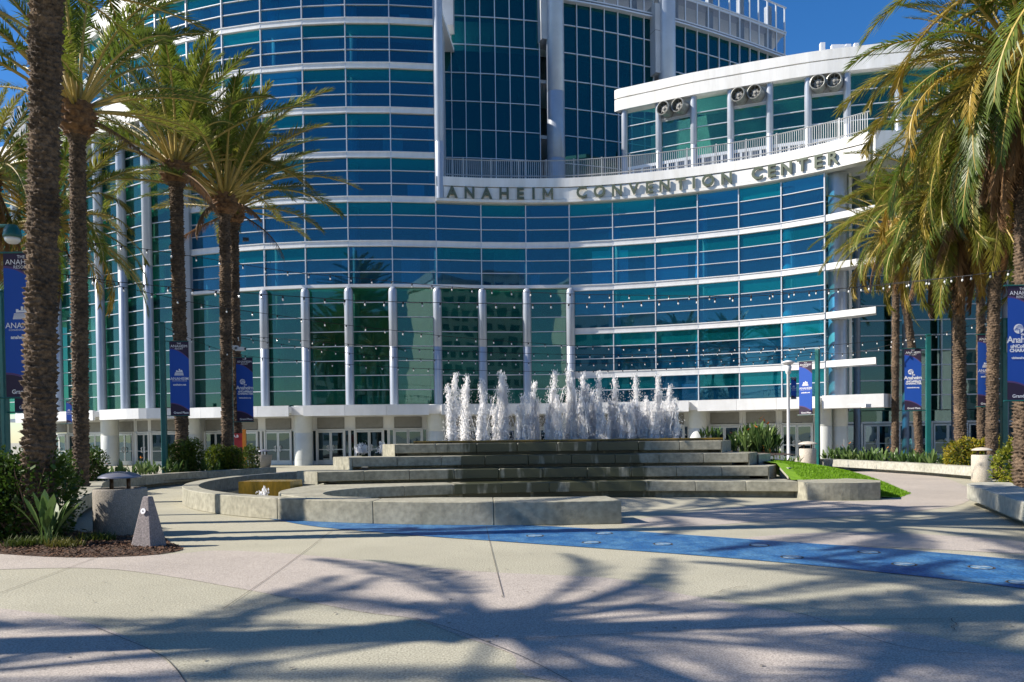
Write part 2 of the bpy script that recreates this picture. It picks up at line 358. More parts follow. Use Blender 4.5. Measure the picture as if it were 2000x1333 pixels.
blueU = [(2300, 1115), (2000, 1095), (1750, 1074), (1500, 1057), (1210, 1037), (1000, 1026), (720, 1018), (560, 1012)]
pb = [tuple(v[:2]) for v in catmull([(*G(*p), 0) for p in blueL], 5)] + [tuple(v[:2]) for v in catmull([(*G(*p), 0) for p in blueU], 5)]
stream = sheet('painted_stream_path', pb, .008, M['blue']); tag(stream, kind='structure')
md = MB(); md.lathe([(0.0, .004), (.12, .004), (.12, 0)], 20); md.lathe([(.15, 0), (.15, .003), (.135, .003), (.135, 0)], 20, mi=1)
me = md.mesh('inlay_disc', [M['disc'], M['joint']])
for px, py in ((1045, 1048), (1155, 1061), (1180, 1043), (1295, 1064), (1483, 1066.5), (1547, 1090), (1697, 1080), (1766, 1104), (1917, 1110), (1995, 1140)):
    link('inlay_disc', me, stream, (*G(px, py), .009))
def stripline(L, w, z, mb):
    P = gp(L, 6, False); A = offs(P, w / 2); B = offs(P, -w / 2)
    for i in range(len(P) - 1): mb.add([(*A[i], z), (*A[i + 1], z), (*B[i + 1], z), (*B[i], z)], [(0, 1, 2, 3)])
mb = MB()
for L in ([(0, 1160), (60, 1138), (190, 1090)], [(650, 1036), (560, 1105), (435, 1192)], [(950, 1030), (960, 1075), (983, 1166)], [(185, 1227), (300, 1275), (340, 1305), (368, 1345)],
          [(812, 1210), (880, 1230), (950, 1256), (1030, 1290), (1125, 1340)], [(1000, 1251), (1300, 1236), (1650, 1215), (1870, 1210)], [(1380, 1165), (1560, 1200), (1745, 1262), (1900, 1280)],
          [(0, 1310), (160, 1300), (320, 1290)], [(870, 1122), (960, 1118)], [(420, 1190), (520, 1180), (650, 1176)]):
    stripline(L, .007, .0125, mb)
o = mb.obj('paving_joint', M['joint']); tag(o, kind='structure')
# hairline cracks
mb = MB()
for L in ([(1395, 1160), (1420, 1153), (1440, 1149), (1460, 1145)], [(1860, 1210), (1866, 1222), (1858, 1228), (1876, 1238)]):
    P = [G(*p) for p in L]; Q = []
    for a, b in zip(P, P[1:]):
        for t in (0, .25, .5, .75): Q.append((a[0] + (b[0] - a[0]) * t + R.uniform(-.02, .02), a[1] + (b[1] - a[1]) * t + R.uniform(-.02, .02)))
    A = offs(Q, .004); B = offs(Q, -.004)
    for i in range(len(Q) - 1): mb.add([(*A[i], .0125), (*A[i + 1], .0125), (*B[i + 1], .0125), (*B[i], .0125)], [(0, 1, 2, 3)])
o = mb.obj('paving_crack', M['joint']); tag(o, kind='structure')

M['stain'] = mat('paving_stain', (.2, .18, .15), None, rough=.9)
mb = MB()
for _ in range(150):
    q = G(R.uniform(0, 2000), 1060 + 270 * R.random() ** 1.3); k = R.randrange(6, 9); r_ = R.uniform(.006, .02)
    mb.add([(q[0] + r_ * R.uniform(.6, 1.3) * math.cos(6.283 * i / k), q[1] + r_ * R.uniform(.6, 1.3) * math.sin(6.283 * i / k), .0145) for i in range(k)], [tuple(range(k))])
o = mb.obj('paving_spots', M['stain']); tag(o, 'small dark spots scattered over the foreground paving', kind='stuff')
# ================================================================== convention center building
BLD = thing('convention_center', 'glass convention center with blue drum tower and curved white sign band', 'building', (0, 50, 0))
BLD.location = (0, 0, 0)
PANES = []
def SP(k): return 11.0 + 2.735 * k
def row_between(k0, k1, sh=.19):
    """three panes in each storey between two white bands"""
    out = []
    for k in range(k0, k1):
        a, b = SP(k) + sh, SP(k + 1) - sh; h = (b - a) / 3
        out += [(a + i * h, a + (i + 1) * h) for i in range(3)]
    return out
trans = MB()      # thin horizontal and vertical glazing bars
def facade(pts, rows, key, vert=True, spand=True, tr=.045, skip=None, spname='spandrel_panel', vw=.06, top=None):
    """glazed wall along a left-to-right polyline"""
    zmin = min(r[0] for r in rows); zmax = max(r[1] for r in rows)
    zs = sorted(set([round(r[0], 3) for r in rows] + [round(r[1], 3) for r in rows]))
    for i in range(len(pts) - 1):
        a, b = pts[i], pts[i + 1]; dx, dy = b[0] - a[0], b[1] - a[1]; L = math.hypot(dx, dy); rz = math.atan2(dy, dx)
        cx, cy = (a[0] + b[0]) / 2, (a[1] + b[1]) / 2; nx, ny = dy / L, -dx / L
        for r in rows:
            if skip and skip(i, r): continue
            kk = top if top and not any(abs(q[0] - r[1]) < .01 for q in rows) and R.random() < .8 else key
            PANES.append(((cx, cy, (r[0] + r[1]) / 2), (L - .05, .03, r[1] - r[0] - .03), rz, kk))
        for z in zs:
            below = any(abs(r[1] - z) < .01 for r in rows); above = any(abs(r[0] - z) < .01 for r in rows)
            if below and above: trans.box((cx + nx * .045, cy + ny * .045, z), (L, .13, tr), rz)
            elif below and z < zmax - .01 and spand:
                z2 = min(q for q in zs if q > z + .01)
                if z2 - z > .2:
                    p = MB(); p.box((0, 0, 0), (L - .015, .16, z2 - z)); p.box((0, -.09, (z2 - z) / 2 - .03), (L - .015, .06, .05)); p.box((0, -.09, -(z2 - z) / 2 + .03), (L - .015, .06, .05))
                    p.obj(spname, M['white'], BLD, loc=(cx + nx * .07, cy + ny * .07, (z + z2) / 2), rz=rz)
    if vert:
        for i, p in enumerate(pts):
            q = pts[min(i + 1, len(pts) - 1)]; q0 = pts[max(i - 1, 0)]; rz = math.atan2(q[1] - q0[1], q[0] - q0[0])
            trans.box((p[0] + math.sin(rz) * .06, p[1] - math.cos(rz) * .06, (zmin + zmax) / 2), (vw, .2, zmax - zmin), rz)

# plan: drum circle, concave entrance curve, left wing
DC, DR = (-9.6, 80.25), 30.5
def dpt(k, r=DR):
    a = math.asin((-10.0 - DC[0]) / DR) - k * 2.7 / DR
    return (DC[0] + r * math.sin(a), DC[1] - r * math.cos(a))
drum_low = [dpt(k) for k in (4, 3, 2, 1, 0, -1)]
CONC = [(-4.6, 50.15), (-1.8, 50.6), (1.03, 50.82), (3.8, 50.8), (6.5, 50.4), (9.05, 49.75), (11.5, 48.9), (13.75, 47.95), (15.9, 46.75), (17.85, 45.28)]
WING = [(-38.4, 60.6), (-36.1, 59.1), (-33.8, 57.6), (-31.6, 56.25), (-29.5, 55.1), (-27.4, 53.95), (-25.2, 52.65), (-22.95, 51.3), (-21.3, 50.75)]
front = drum_low + CONC

# lower green wall with silver half-round columns (left wing up to its white fascia)
H8 = (11.0 - 3.75) / 8
rows8 = [(3.75 + i * H8, 3.75 + (i + 1) * H8) for i in range(8)]
facade(drum_low + CONC[:4], rows8, 'g_green', spand=False)
rowsW = [(3.75 + i * H8, 3.75 + (i + 1) * H8) for i in range(20)]
facade(WING, rowsW, 'g_green', spand=False, skip=lambda i, r: r[0] > 20.2 and i in (4, 6, 2))
def halfcol(p, rz, z0, z1, r=.27, dome=True, parent=BLD, mt='alu', d=.3):
    mb = MB(); pr = [(r, z0), (r, (z0 + z1) / 2 - .01), (r * .97, (z0 + z1) / 2), (r, (z0 + z1) / 2 + .01), (r, z1 - (.3 if dome else 0))]
    if dome: pr += [(r * .85, z1 - .12), (r * .5, z1 - .02), (0, z1)]
    mb.lathe(pr, 20); me = mb.mesh('column', M[mt]); auto_smooth(me, 50)
    return link('column', me, parent, (p[0] + math.sin(rz) * d, p[1] - math.cos(rz) * d, 0))
pts = drum_low + CONC[:4]
for i, p in enumerate(pts[1:], 1):
    q = pts[min(i + 1, len(pts) - 1)]; q0 = pts[i - 1]
    halfcol(p, math.atan2(q[1] - q0[1], q[0] - q0[0]), 3.6, 11.0)
for i, p in enumerate(WING[:-1]):
    halfcol(p, rad(-31), 3.6, 21.95, .3, False)
# coping line on the green wall
mb = MB(); P = pts; mb.band(offs(P, .32), offs(P, -.05), 11.0, 11.19); mb.obj('coping', M['white'], BLD)
# plain pilaster between wing and drum
mb = MB(); mb.prism([(-21.3, 50.5), (-20.55, 51.35), (-20.5, 53), (-22, 53)], 3.7, 21.9); mb.obj('pilaster', M['wallgrey'], BLD)

# drum: upper storeys
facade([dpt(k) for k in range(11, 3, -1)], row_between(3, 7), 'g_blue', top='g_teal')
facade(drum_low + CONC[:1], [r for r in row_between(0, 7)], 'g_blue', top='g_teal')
for k in range(0, 8):                                   # bands at the exact storey lines are built by facade(); close top
    pass
P = [dpt(k) for k in range(12, -3, -1)]
mb = MB(); mb.band(offs(P, .35), offs(P, -.4), SP(7) - .2, SP(7) + .75); mb.band(offs(P, .15), offs(P, -.3), SP(7) + .75, SP(7) + 1.5); mb.obj('drum_parapet', M['whitew'], BLD)
# end column of the drum
mb = MB(); mb.lathe([(.29, 16.5), (.29, 20), (.28, 20.03), (.29, 20.06), (.29, 32)], 28); me = mb.mesh('column', M['alu']); auto_smooth(me, 50); link('column', me, BLD, (-4.3, 50.0, 0))
# entrance curve above the canopy
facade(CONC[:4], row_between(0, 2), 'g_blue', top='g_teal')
rr = [(3.75, 4.52), (4.52, 5.3)]
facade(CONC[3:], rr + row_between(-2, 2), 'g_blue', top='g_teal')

# white sign band
zb0, zb1, zb2, zb3 = 16.35, 17.25, 17.3, 17.85
PC = [tuple(v[:2]) for v in catmull([(*p, 0) for p in CONC] + [(18.9, 44.35, 0), (19.7, 43.6, 0)], 3)]
PCs = offs(PC, .35)
for i in range(0, len(PC) - 1, 3):
    s = slice(i, min(i + 4, len(PC))); A = offs(PC, .38)[s]; Bk = offs(PC, -.2)[s]; A2 = offs(PC, .43)[s]
    mb = MB(); mb.band(A, Bk, zb0 + .2, zb1); mb.band(A2, Bk, zb0, zb0 + .17); o = mb.obj('sign_band_panel', M['whitew'], BLD)
    mb = MB(); mb.band(A2, Bk, zb1 + .05, zb3); o = mb.obj('fascia_panel', M['whitew'], BLD)
# terrace slab, soffit over the shaded recess
UW = [(8.05, 55.4), (10.2, 54.3), (12.3, 53.2), (14.5, 52.3), (16.75, 51.4), (18.9, 50.6), (21.1, 50.0), (24, 49.4), (27, 49), (31, 48.8)]
mb = MB(); mb.prism(offs(PC, -.2) + [(33, 43.2), (34, 54), (7, 60), (-4.6, 60)], 17.0, 17.6); mb.obj('terrace_slab', M['slab'], BLD)
mb = MB(); mb.box((26.6, 43.3, 17.1), (13.8, .4, 1.5)); mb.obj('fascia_panel', M['whitew'], BLD)
# railing of the terrace
PR = offs(PC, .1); L = plen(PR); mb = MB(); n = int(L[-1] / .125)
for i in range(n):
    x, y, a = pat(PR, L, i * .125); mb.box((x, y, 18.45), (.035, .03, 1.2), a)
for z in (18.1, 19.06): mb.tube([(p[0], p[1], z) for p in PR], .035, 6)
o = mb.obj('railing', M['galv'], BLD)
for i in range(0, n, 14):
    x, y, a = pat(PR, L, i * .125); mb = MB(); mb.box((0, 0, 0), (.09, .09, 1.3), a); mb.obj('railing_post', M['galv'], BLD, loc=(x, y + .03, 18.5))

# letters of the sign
FONTS = {}
def textmesh(txt, size, ext=0.0, bold=0.0, mt=None, align='CENTER', spacing=1.0):
    key = (txt, size, ext, bold, mt.name, align, spacing)
    if key in FONTS: return FONTS[key]
    c = bpy.data.curves.new('text', 'FONT'); c.body = txt; c.size = size; c.extrude = ext; c.offset = bold; c.align_x = align; c.align_y = 'CENTER'; c.space_character = spacing
    c.resolution_u = 3
    o = bpy.data.objects.new('text', c); COL.objects.link(o); bpy.context.view_layer.update()
    me = bpy.data.meshes.new_from_object(o.evaluated_get(bpy.context.evaluated_depsgraph_get()))
    me.materials.clear(); me.materials.append(mt); bpy.data.objects.remove(o); FONTS[key] = me; return me
LET = list(zip('ANAHEIM', (883, 917, 950.5, 984.5, 1016, 1042, 1070))) + list(zip('CONVENTION', (1136, 1171, 1205, 1238, 1268, 1298, 1329.5, 1355, 1383, 1419))) + list(zip('CENTER', (1479, 1507, 1536, 1567, 1598, 1626)))
PL = offs(PC, .5)
def at_px(P, px, z):
    lo, hi = 0, L_[-1]
    for _ in range(30):
        mid = (lo + hi) / 2; x, y, a = pat(P, L_, mid)
        if proj((x, y, z))[0] < px: lo = mid
        else: hi = mid
    return pat(P, L_, mid)
L_ = plen(PL)
mm = MB(); hx, hy, st = .33, .345, .12
for poly in ([(-hx, -hy), (-hx + st, -hy), (-hx + st, hy), (-hx, hy)], [(hx - st, -hy), (hx, -hy), (hx, hy), (hx - st, hy)], [(-hx + st, hy), (-hx + st, hy - .17), (-.02, -.16), (.0, -.02)], [(hx - st, hy), (0, -.02), (-.02, -.16), (.02, -.16), (hx - st, hy - .17)]): mm.prism(poly, -.05, .05)
MMESH = mm.mesh('letter', M['letter'])
for ch, px in LET:
    x, y, a = at_px(PL, px, 16.85)
    me = MMESH if ch == 'M' else textmesh(ch, .98, .05, .024, M['letter'])
    o = link('letter', me, BLD, (x, y, 16.86)); o.rotation_euler = (rad(90), 0, a); o.scale = ({'M': 1, 'N': .92, 'O': .95, 'H': .95, 'A': .95}.get(ch, 1.0), 1, 1)

# upper right wing above the terrace
def wrow(z0, z1, n): h = (z1 - z0) / n; return [(z0 + i * h, z0 + (i + 1) * h) for i in range(n)]
fan_bays = (1, 3, 5)
facade(UW, wrow(20.1, 23.8, 4), 'g_green', spand=False, skip=lambda i, r: i in fan_bays and r[1] > 23.0)
facade(UW, [(17.8, 19.9)], 'g_door', spand=False, vw=.16)
trm = MB()
for i in range(len(UW) - 1):
    a, b = UW[i], UW[i + 1]; rz = math.atan2(b[1] - a[1], b[0] - a[0]); Lb = math.hypot(b[0] - a[0], b[1] - a[1])
    for t in (.25, .5, .75):
        trm.box((a[0] + (b[0] - a[0]) * t, a[1] + (b[1] - a[1]) * t - .05, 18.8), (.13, .12, 2.2), rz)
    trm.box(((a[0] + b[0]) / 2, (a[1] + b[1]) / 2 - .05, 19.98), (Lb, .14, .2), rz)
trm.obj('terrace_door_frame', M['steel'], BLD)
for i, p in enumerate(UW[:-1]):
    halfcol(p, rad(-22), 17.6, 23.95, .22, False, d=.1)
UWf = [(7.75, 55.6)] + UW; UWf = [tuple(v[:2]) for v in catmull([(*p, 0) for p in UWf], 2)]
for i in range(0, len(UWf) - 1, 2):
    s = slice(i, i + 3); A = offs(UWf, .45)[s]; B = offs(UWf, -.5)[s]; A2 = offs(UWf, .3)[s]
    mb = MB(); mb.band(A, B, 23.95, 24.72); mb.band(A2, B, 24.72, 24.8); mb.band(A, B, 24.8, 25.4); mb.obj('wing_fascia_panel', M['whitew'], BLD)
mb = MB(); mb.prism(UWf + [(34, 62), (9.5, 58)], 25.0, 25.3); mb.obj('wing_roof', M['slab'], BLD)
# left wing fascia
WF = [(-41, 62.4)] + WING + [(-20.2, 50.6), (-18.4, 50.7), (-17.2, 50.3)]; WF = [tuple(v[:2]) for v in catmull([(*p, 0) for p in WF], 2)]
for i in range(0, len(WF) - 1, 2):
    s = slice(i, i + 3); A = offs(WF, .6)[s]; B = offs(WF, -1.5)[s]; A2 = offs(WF, .45)[s]
    mb = MB(); mb.band(A, B, 21.95, 22.65); mb.band(A2, B, 22.65, 22.72); mb.band(A, B, 22.72, 23.45); mb.obj('wing_fascia_panel', M['whitew'], BLD)
mb = MB(); mb.prism(WF + [(-17.5, 53), (-20, 58), (-30, 75), (-44, 75)], 22.9, 23.2); mb.obj('wing_roof', M['slab'], BLD)

# round extract fans under the fascias, in pairs
def fanmesh():
    mb = MB(); mb.lathe([(.4, 0), (.46, .02), (.46, .8), (.42, .82), (.39, .8), (.39, .12), (0, .12)], 28)
    for k in range(8):
        a = k * math.pi / 4; mb.box((.2 * math.cos(a), .2 * math.sin(a), .6), (.38, .035, .03), a, 1)
    mb.lathe([(.09, .5), (.09, .68), (0, .7)], 12, mi=1); mb.lathe([(.2, .55), (.22, .55), (.22, .6), (.2, .6)], 20, mi=1)
    me = mb.mesh('fan', [M['fan'], M['louver']]); auto_smooth(me, 40); return me
FAN = fanmesh()
def fans(a, b, zc, n=2):
    rz = math.atan2(b[1] - a[1], b[0] - a[0]); Lb = math.hypot(b[0] - a[0], b[1] - a[1])
    mb = MB(); mb.box(((a[0] + b[0]) / 2, (a[1] + b[1]) / 2, zc), (Lb - .3, .12, 1.25), rz); mb.obj('fan_panel', M['wallgrey'], BLD)
    for j in range(n):
        t = (j + .7) / (n + .4); o = link('fan', FAN, BLD, (a[0] + (b[0] - a[0]) * t + math.sin(rz) * .05, a[1] + (b[1] - a[1]) * t - math.cos(rz) * .05, zc)); o.rotation_euler = (rad(90), 0, rz - .25)
for i in fan_bays: fans(UW[i], UW[i + 1], 23.35)
for i in (4, 6, 2): fans(WING[i], WING[i + 1], 21.25, 2)

# tall rear tower, convex, running back to the right
TW1 = [(-6.5, 59.9), (-5.3, 59.9), (-4.2, 60.0), (-3.15, 60.1), (-2.05, 60.25), (-.95, 60.4), (.15, 60.6), (1.25, 60.8), (2.4, 61.05)]
TW2 = [(4.2, 61.5), (5.3, 61.85), (6.4, 62.2), (7.5, 62.6), (8.6, 63.0), (9.7, 63.45), (10.8, 63.9), (11.6, 64.2)]
TW3 = [(13.3, 64.9), (14.4, 65.45), (15.5, 66.05), (16.55, 66.6), (17.6, 67.2), (18.65, 67.8), (19.65, 68.4), (20.7, 69.0), (21.65, 69.6), (22.6, 70.2), (23.55, 70.8), (24.5, 71.4)]
rT = [(33.03 + i * 2.1 - 2.1, 33.03 + i * 2.1) for i in range(-6, 3)]
facade(TW1, rT, 'g_tower', spand=False, tr=.06, vw=.06); facade(TW2, [r for r in rT if r[1] < 35.2], 'g_tower', spand=False, tr=.06, vw=.06); facade(TW3, [r for r in rT if r[1] < 35.2], 'g_tower', spand=False, tr=.06, vw=.06)
# storey-high shafts with wide heads
for (x, y), zh in (((3.3, 60.8), 31.4), ((12.35, 63.9), 30.2)):
    mb = MB(); mb.lathe([(.68, 17.6), (.68, 22.5), (.66, 22.53), (.68, 22.56), (.68, 27.5), (.66, 27.53), (.68, 27.56), (.68, 37.6 if x > 5 else 45)], 28); me = mb.mesh('tower_column', M['alu']); auto_smooth(me, 50); link('tower_column', me, BLD, (x + .3, y - .1, 0))
    zt = 35.6 if x > 5 else 45
    mb = MB(); mb.box((x - .45, y + .35, (zh + zt) / 2), (1.1, 1.6, zt - zh), rad(20)); mb.box((x - .45, y + .35, zh + 3.3), (1.11, 1.61, .03), rad(20), 1); mb.obj('tower_column_head', [M['wallgrey'], M['joint']], BLD)
mb = MB(); mb.box((-4.3, 59.0, 38), (.8, 1.4, 13)); mb.obj('tower_column_head', M['wallgrey'], BLD)
# open glazed screen on top of the tower
scr = MB(); SC = TW2[:1] + TW2[1:] + TW3
for i, p in enumerate(SC): scr.box((p[0], p[1] - .3, 37.1), (.1, .12, 4.2), rad(28))
for z in (34.98, 37.0, 39.15): scr.band(offs(SC, .35), offs(SC, .22), z, z + .1)
scr.band(offs(SC, .3), offs(SC, -.6), 36.8, 36.98); scr.band(offs(SC, .45), offs(SC, -.2), 34.7, 34.82)
for i in range(2, len(SC), 3):
    p = SC[i]; scr.box((p[0] + .3, p[1] + .5, 36.9), (.45, .45, 4.3), rad(28), 1)
scr.obj('screen_frame', [M['mull'], M['wallgrey']], BLD)
for i in range(len(SC) - 1):
    a, b = SC[i], SC[i + 1]; rz = math.atan2(b[1] - a[1], b[0] - a[0]); Lb = math.hypot(b[0] - a[0], b[1] - a[1])
    for z0, z1 in ((35.1, 36.95), (37.15, 39.1)):
        PANES.append((((a[0] + b[0]) / 2, (a[1] + b[1]) / 2 - .28, (z0 + z1) / 2), (Lb - .12, .02, z1 - z0), rz, 'g_screen'))
mb = MB(); mb.prism([(p[0], p[1] + .15) for p in TW1 + TW2 + TW3] + [(24.6, 80), (-6, 80)], 34.6, 34.9); mb.obj('tower_roof', M['wallgrey'], BLD)
mb = MB(); mb.band([(p[0], p[1] + 5) for p in TW1 + TW2 + TW3], [(p[0], p[1] + 5.3) for p in TW1 + TW2 + TW3], 17, 34.6)
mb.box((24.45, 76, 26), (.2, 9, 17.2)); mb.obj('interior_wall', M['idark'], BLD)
mb = MB()
for k in range(-6, 3):
    if (k % 2) == 0: mb.band([(p[0], p[1] + .3) for p in TW1 + TW2 + TW3], [(p[0], p[1] + 4.9) for p in TW1 + TW2 + TW3], 33.0 + 2.1 * k - .2, 33.0 + 2.1 * k + .05)
mb.obj('interior_floor', M['slab'], BLD)

# shaded recess on the right with slim round columns
RC = [(19.2, 49.6), (21.0, 49.6), (23.7, 49.4), (26.5, 49.2), (29.4, 49.0), (32.4, 48.8), (35.5, 48.6)]
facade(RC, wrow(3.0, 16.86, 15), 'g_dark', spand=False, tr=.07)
for p in ((20.9, 48.2), (23.75, 48.0), (26.6, 47.8), (29.5, 47.6), (32.6, 47.4)):
    mb = MB(); mb.lathe([(.2, 0), (.2, 5.4), (.19, 5.43), (.2, 5.46), (.2, 17.0)], 20); me = mb.mesh('slim_column', M['darkcol']); auto_smooth(me, 50); link('slim_column', me, BLD, (*p, 0))
# right end: round column, edge panel and projecting fins
mb = MB(); mb.lathe([(.5, 3.7), (.5, 9.6), (.49, 9.63), (.5, 9.66), (.5, 16.4)], 28); me = mb.mesh('column', M['alu']); auto_smooth(me, 50); link('column', me, BLD, (18.75, 45.75, 0))
mb = MB(); mb.box((19.45, 46.6, 10), (.18, 1.4, 13), rad(8)); mb.obj('edge_panel', M['whitew'], BLD)
E0, E1 = (17.85, 45.28), (19.75, 43.35)
for k in range(-2, 2):
    z = SP(k); mb = MB(); mb.prism([(E0[0] - .02, E0[1] - .14), (E1[0], E1[1] - .15), (E1[0] + .35, E1[1] + .5), (E0[0] + .9, E0[1] + .75)], z - .17, z + .19); mb.obj('fin', M['white'], BLD)

# canopy over the doors, broken at each round column
CP = [tuple(v[:2]) for v in catmull([(*p, 0) for p in WING[:8] + front], 3)]
CPf = offs(CP, 1.55); CPb = offs(CP, -.1); LC = plen(CPf)
def canopy(px0, px1, nseg):
    global L_
    L_ = LC
    def s_of(px):
        lo, hi = 0, LC[-1]
        for _ in range(30):
            mid = (lo + hi) / 2; x, y, a = pat(CPf, LC, mid)
            if proj((x, y, 3.4))[0] < px: lo = mid
            else: hi = mid
        return mid
    s0, s1 = s_of(px0), s_of(px1)
    for j in range(nseg):
        a, b = s0 + (s1 - s0) * j / nseg + .006, s0 + (s1 - s0) * (j + 1) / nseg - .006; A = []; B = []
        for t in range(5):
            x, y, an = pat(CPf, LC, a + (b - a) * t / 4); A.append((x, y)); B.append((x - math.sin(an) * 1.65, y + math.cos(an) * 1.65))
        mb = MB(); mb.band(A, [(p[0] * .9 + q[0] * .1, p[1] * .9 + q[1] * .1) for p, q in zip(A, B)], 3.03, 3.68); mb.band([(p[0] * .9 + q[0] * .1, p[1] * .9 + q[1] * .1) for p, q in zip(A, B)], B, 3.25, 3.62)
        mb.obj('canopy_panel', M['white'], BLD)
for a in ((30, 181, 3), (194, 563, 7), (592, 838, 3), (862, 1094, 3), (1120, 1345, 3), (1362, 1600, 3)): canopy(*a)
mb = MB(); mb.prism([(17.2, 44.15), (19.9, 42.6), (20.9, 43.6), (18.2, 45.3)], 3.0, 3.72); mb.obj('canopy_fin', M['white'], BLD)

# ground floor: door wall set back, big round columns
GW = offs(CP, -.75); LG = plen(GW)
def s_px(P, Lp, px, z=1.5):
    lo, hi = 0, Lp[-1]
    for _ in range(30):
        mid = (lo + hi) / 2; x, y, a = pat(P, Lp, mid)
        if proj((x, y, z))[0] < px: lo = mid
        else: hi = mid
    return mid
# one door leaf: frame, glass, middle rail and pull handle
lf = MB()
for x in (-.4, .4): lf.box((x, 0, 1.06), (.1, .06, 2.12))
lf.box((0, 0, 2.07), (.7, .06, .1)); lf.box((0, 0, .14), (.7, .06, .28)); lf.box((0, 0, .95), (.7, .05, .05))
LEAF = lf.mesh('door', M['steel'])
g = MB(); g.box((0, 0, 1.14), (.72, .02, 1.78)); GLS = g.mesh('door_glass', M['g_door'])
h = MB(); h.tube([(.28, -.03, .85), (.28, -.1, .87), (.28, -.1, 1.2), (.28, -.03, 1.22)], .022, 8); h.tube([(.28, -.03, .85), (.2, -.1, .9), (.2, -.1, 1.15), (.28, -.03, 1.22)], .018, 8); HND = h.mesh('handle', M['polew'])
GCOL = [93, 215, 374, 593, 852, 1108, 1363, 1612]
wallm = MB(); lou = MB(); sidel = MB()
for c in range(len(GCOL) - 1):
    s0 = s_px(GW, LG, GCOL[c]) + .55; s1 = s_px(GW, LG, GCOL[c + 1]) - .55
    n = max(2, round((s1 - s0) / 2.35)); w = (s1 - s0) / n
    for j in range(n):
        sc = s0 + (j + .5) * w; x, y, a = pat(GW, LG, sc); ca, sa = math.cos(a), math.sin(a)
        def q(u, v=0): return (x + ca * u - sa * v, y + sa * u + ca * v)
        # head and panel above the doors
        hw = w / 2
        wallm.box((*q(0, .12), 2.2), (w, .16, .12), a); wallm.box((*q(0, .14), 3.05), (w, .16, .14), a)
        for sg in (-1, 1):
            wallm.box((*q(sg * (hw + .87) / 2, .14), 2.65), (hw - .87, .12, .8), a)
            wallm.box((*q(sg * .9, .0), 1.1), (.09, .16, 2.2), a); wallm.box((*q(sg * (hw - .04), .02), 1.1), (.08, .14, 2.2), a)
            PANES.append((((*q(sg * (hw + .86) / 2, .05), 1.2)), (max(.08, hw - .98), .02, 1.9), a, 'g_door'))
            wallm.box((*q(sg * (hw + .86) / 2, .05), .12), (hw - .9, .1, .24), a)
        p = MB(); p.box((0, 0, 0), (1.72, .08, .68)); p.obj('louvre_panel', M['louver'], BLD, loc=(*q(0, .05), 2.64), rz=a)
        for sg in (-1, 1):
            o = link('door', LEAF, BLD, (*q(sg * .43, 0), 0.01)); o.rotation_euler = (0, 0, a)
            link('door_glass', GLS, o); hh = link('handle', HND, o)
            if sg > 0: hh.scale = (-1, 1, 1)
wallm.obj('door_wall', M['white'], BLD)
for i, px in enumerate(GCOL + [1637]):
    x, y, a = pat(offs(CP, .35), plen(offs(CP, .35)), s_px(offs(CP, .35), plen(offs(CP, .35)), px))
    if px == 1637: x, y = 18.6, 45.1
    r = .56 if px < 1600 else .42
    mb = MB(); mb.lathe([(r, 0), (r, .35), (r - .015, .36), (r, .37), (r, 2.0), (r - .012, 2.02), (r, 2.04), (r, 3.7)], 32); me = mb.mesh('round_column', M['greycol']); auto_smooth(me, 50); link('round_column', me, BLD, (x, y, 0))
    if px < 1600: mb = MB(); mb.box((x, y - .1, 3.38), (1.05, 1.1, .55), a); mb.obj('column_cap', M['white'], BLD)
# doors in the shaded recess
rw = MB()
for j in range(7):
    t0 = 19.8 + j * 2.1; y = 49.75 - (t0 - 19) * .06
    for sg in (-1, 1):
        o = link('door', LEAF, BLD, (t0 + sg * .43 + .9, y, 0.01)); link('door_glass', GLS, o); link('handle', HND, o)
    rw.box((t0 - .12, y, 1.1), (.14, .14, 2.2)); rw.box((t0 + .9, y, 2.25), (2.1, .14, .12))
    PANES.append(((t0 + .9, y, 2.64), (2.05, .03, .66), rad(-3.4), 'g_dark'))
rw.obj('door_wall', M['steel'], BLD)

# interiors seen through the glass: floors, back walls, round columns
CPI = [tuple(v[:2]) for v in catmull([(*p, 0) for p in front], 2)]
allp = [tuple(v[:2]) for v in catmull([(*p, 0) for p in WING + front], 2)]
flo = MB()
for z in (3.3, SP(0), SP(2)): flo.band(offs(allp, -.15), offs(allp, -8), z - .15, z + .12)
P2 = [dpt(k) for k in range(12, -3, -1)]
for k in (3, 4, 5, 6, 7): flo.band(offs(P2, -.15), offs(P2, -8), SP(k) - .15, SP(k) + .12)
for z in (14.4, 18.2): flo.band(offs(WING, -.15), offs(WING, -8), z - .15, z + .1)
flo.band(offs(UW, -.15), offs(UW, -6), 19.9, 20.05)
flo.obj('interior_floor', M['slab'], BLD)
bw = MB(); bw.band(offs(allp, -8), offs(allp, -8.3), 0, 17); bw.band(offs(P2, -8), offs(P2, -8.3), 16, 31.5); bw.band(offs(WING, -8), offs(WING, -8.3), 16, 22.9)
bw.band(offs(UW, -6), offs(UW, -6.3), 17, 25); bw.band(offs(RC, -8), offs(RC, -8.3), 0, 17); bw.obj('interior_wall', M['interior'], BLD)
ic = MB()
for p in offs(front, -1.5)[::2]: ic.lathe([(.38, 0), (.38, 16.4)], 16, (p[0], p[1], 0))
for p in offs([dpt(k) for k in range(10, -3, -2)], -1.6): ic.lathe([(.4, 11), (.4, 30)], 16, (p[0], p[1], 0))
for p in offs(WING, -2.2)[::2]: ic.lathe([(.35, 0), (.35, 22)], 16, (p[0], p[1], 0))
ic.obj('interior_column', M['interior'], BLD, smooth=True)
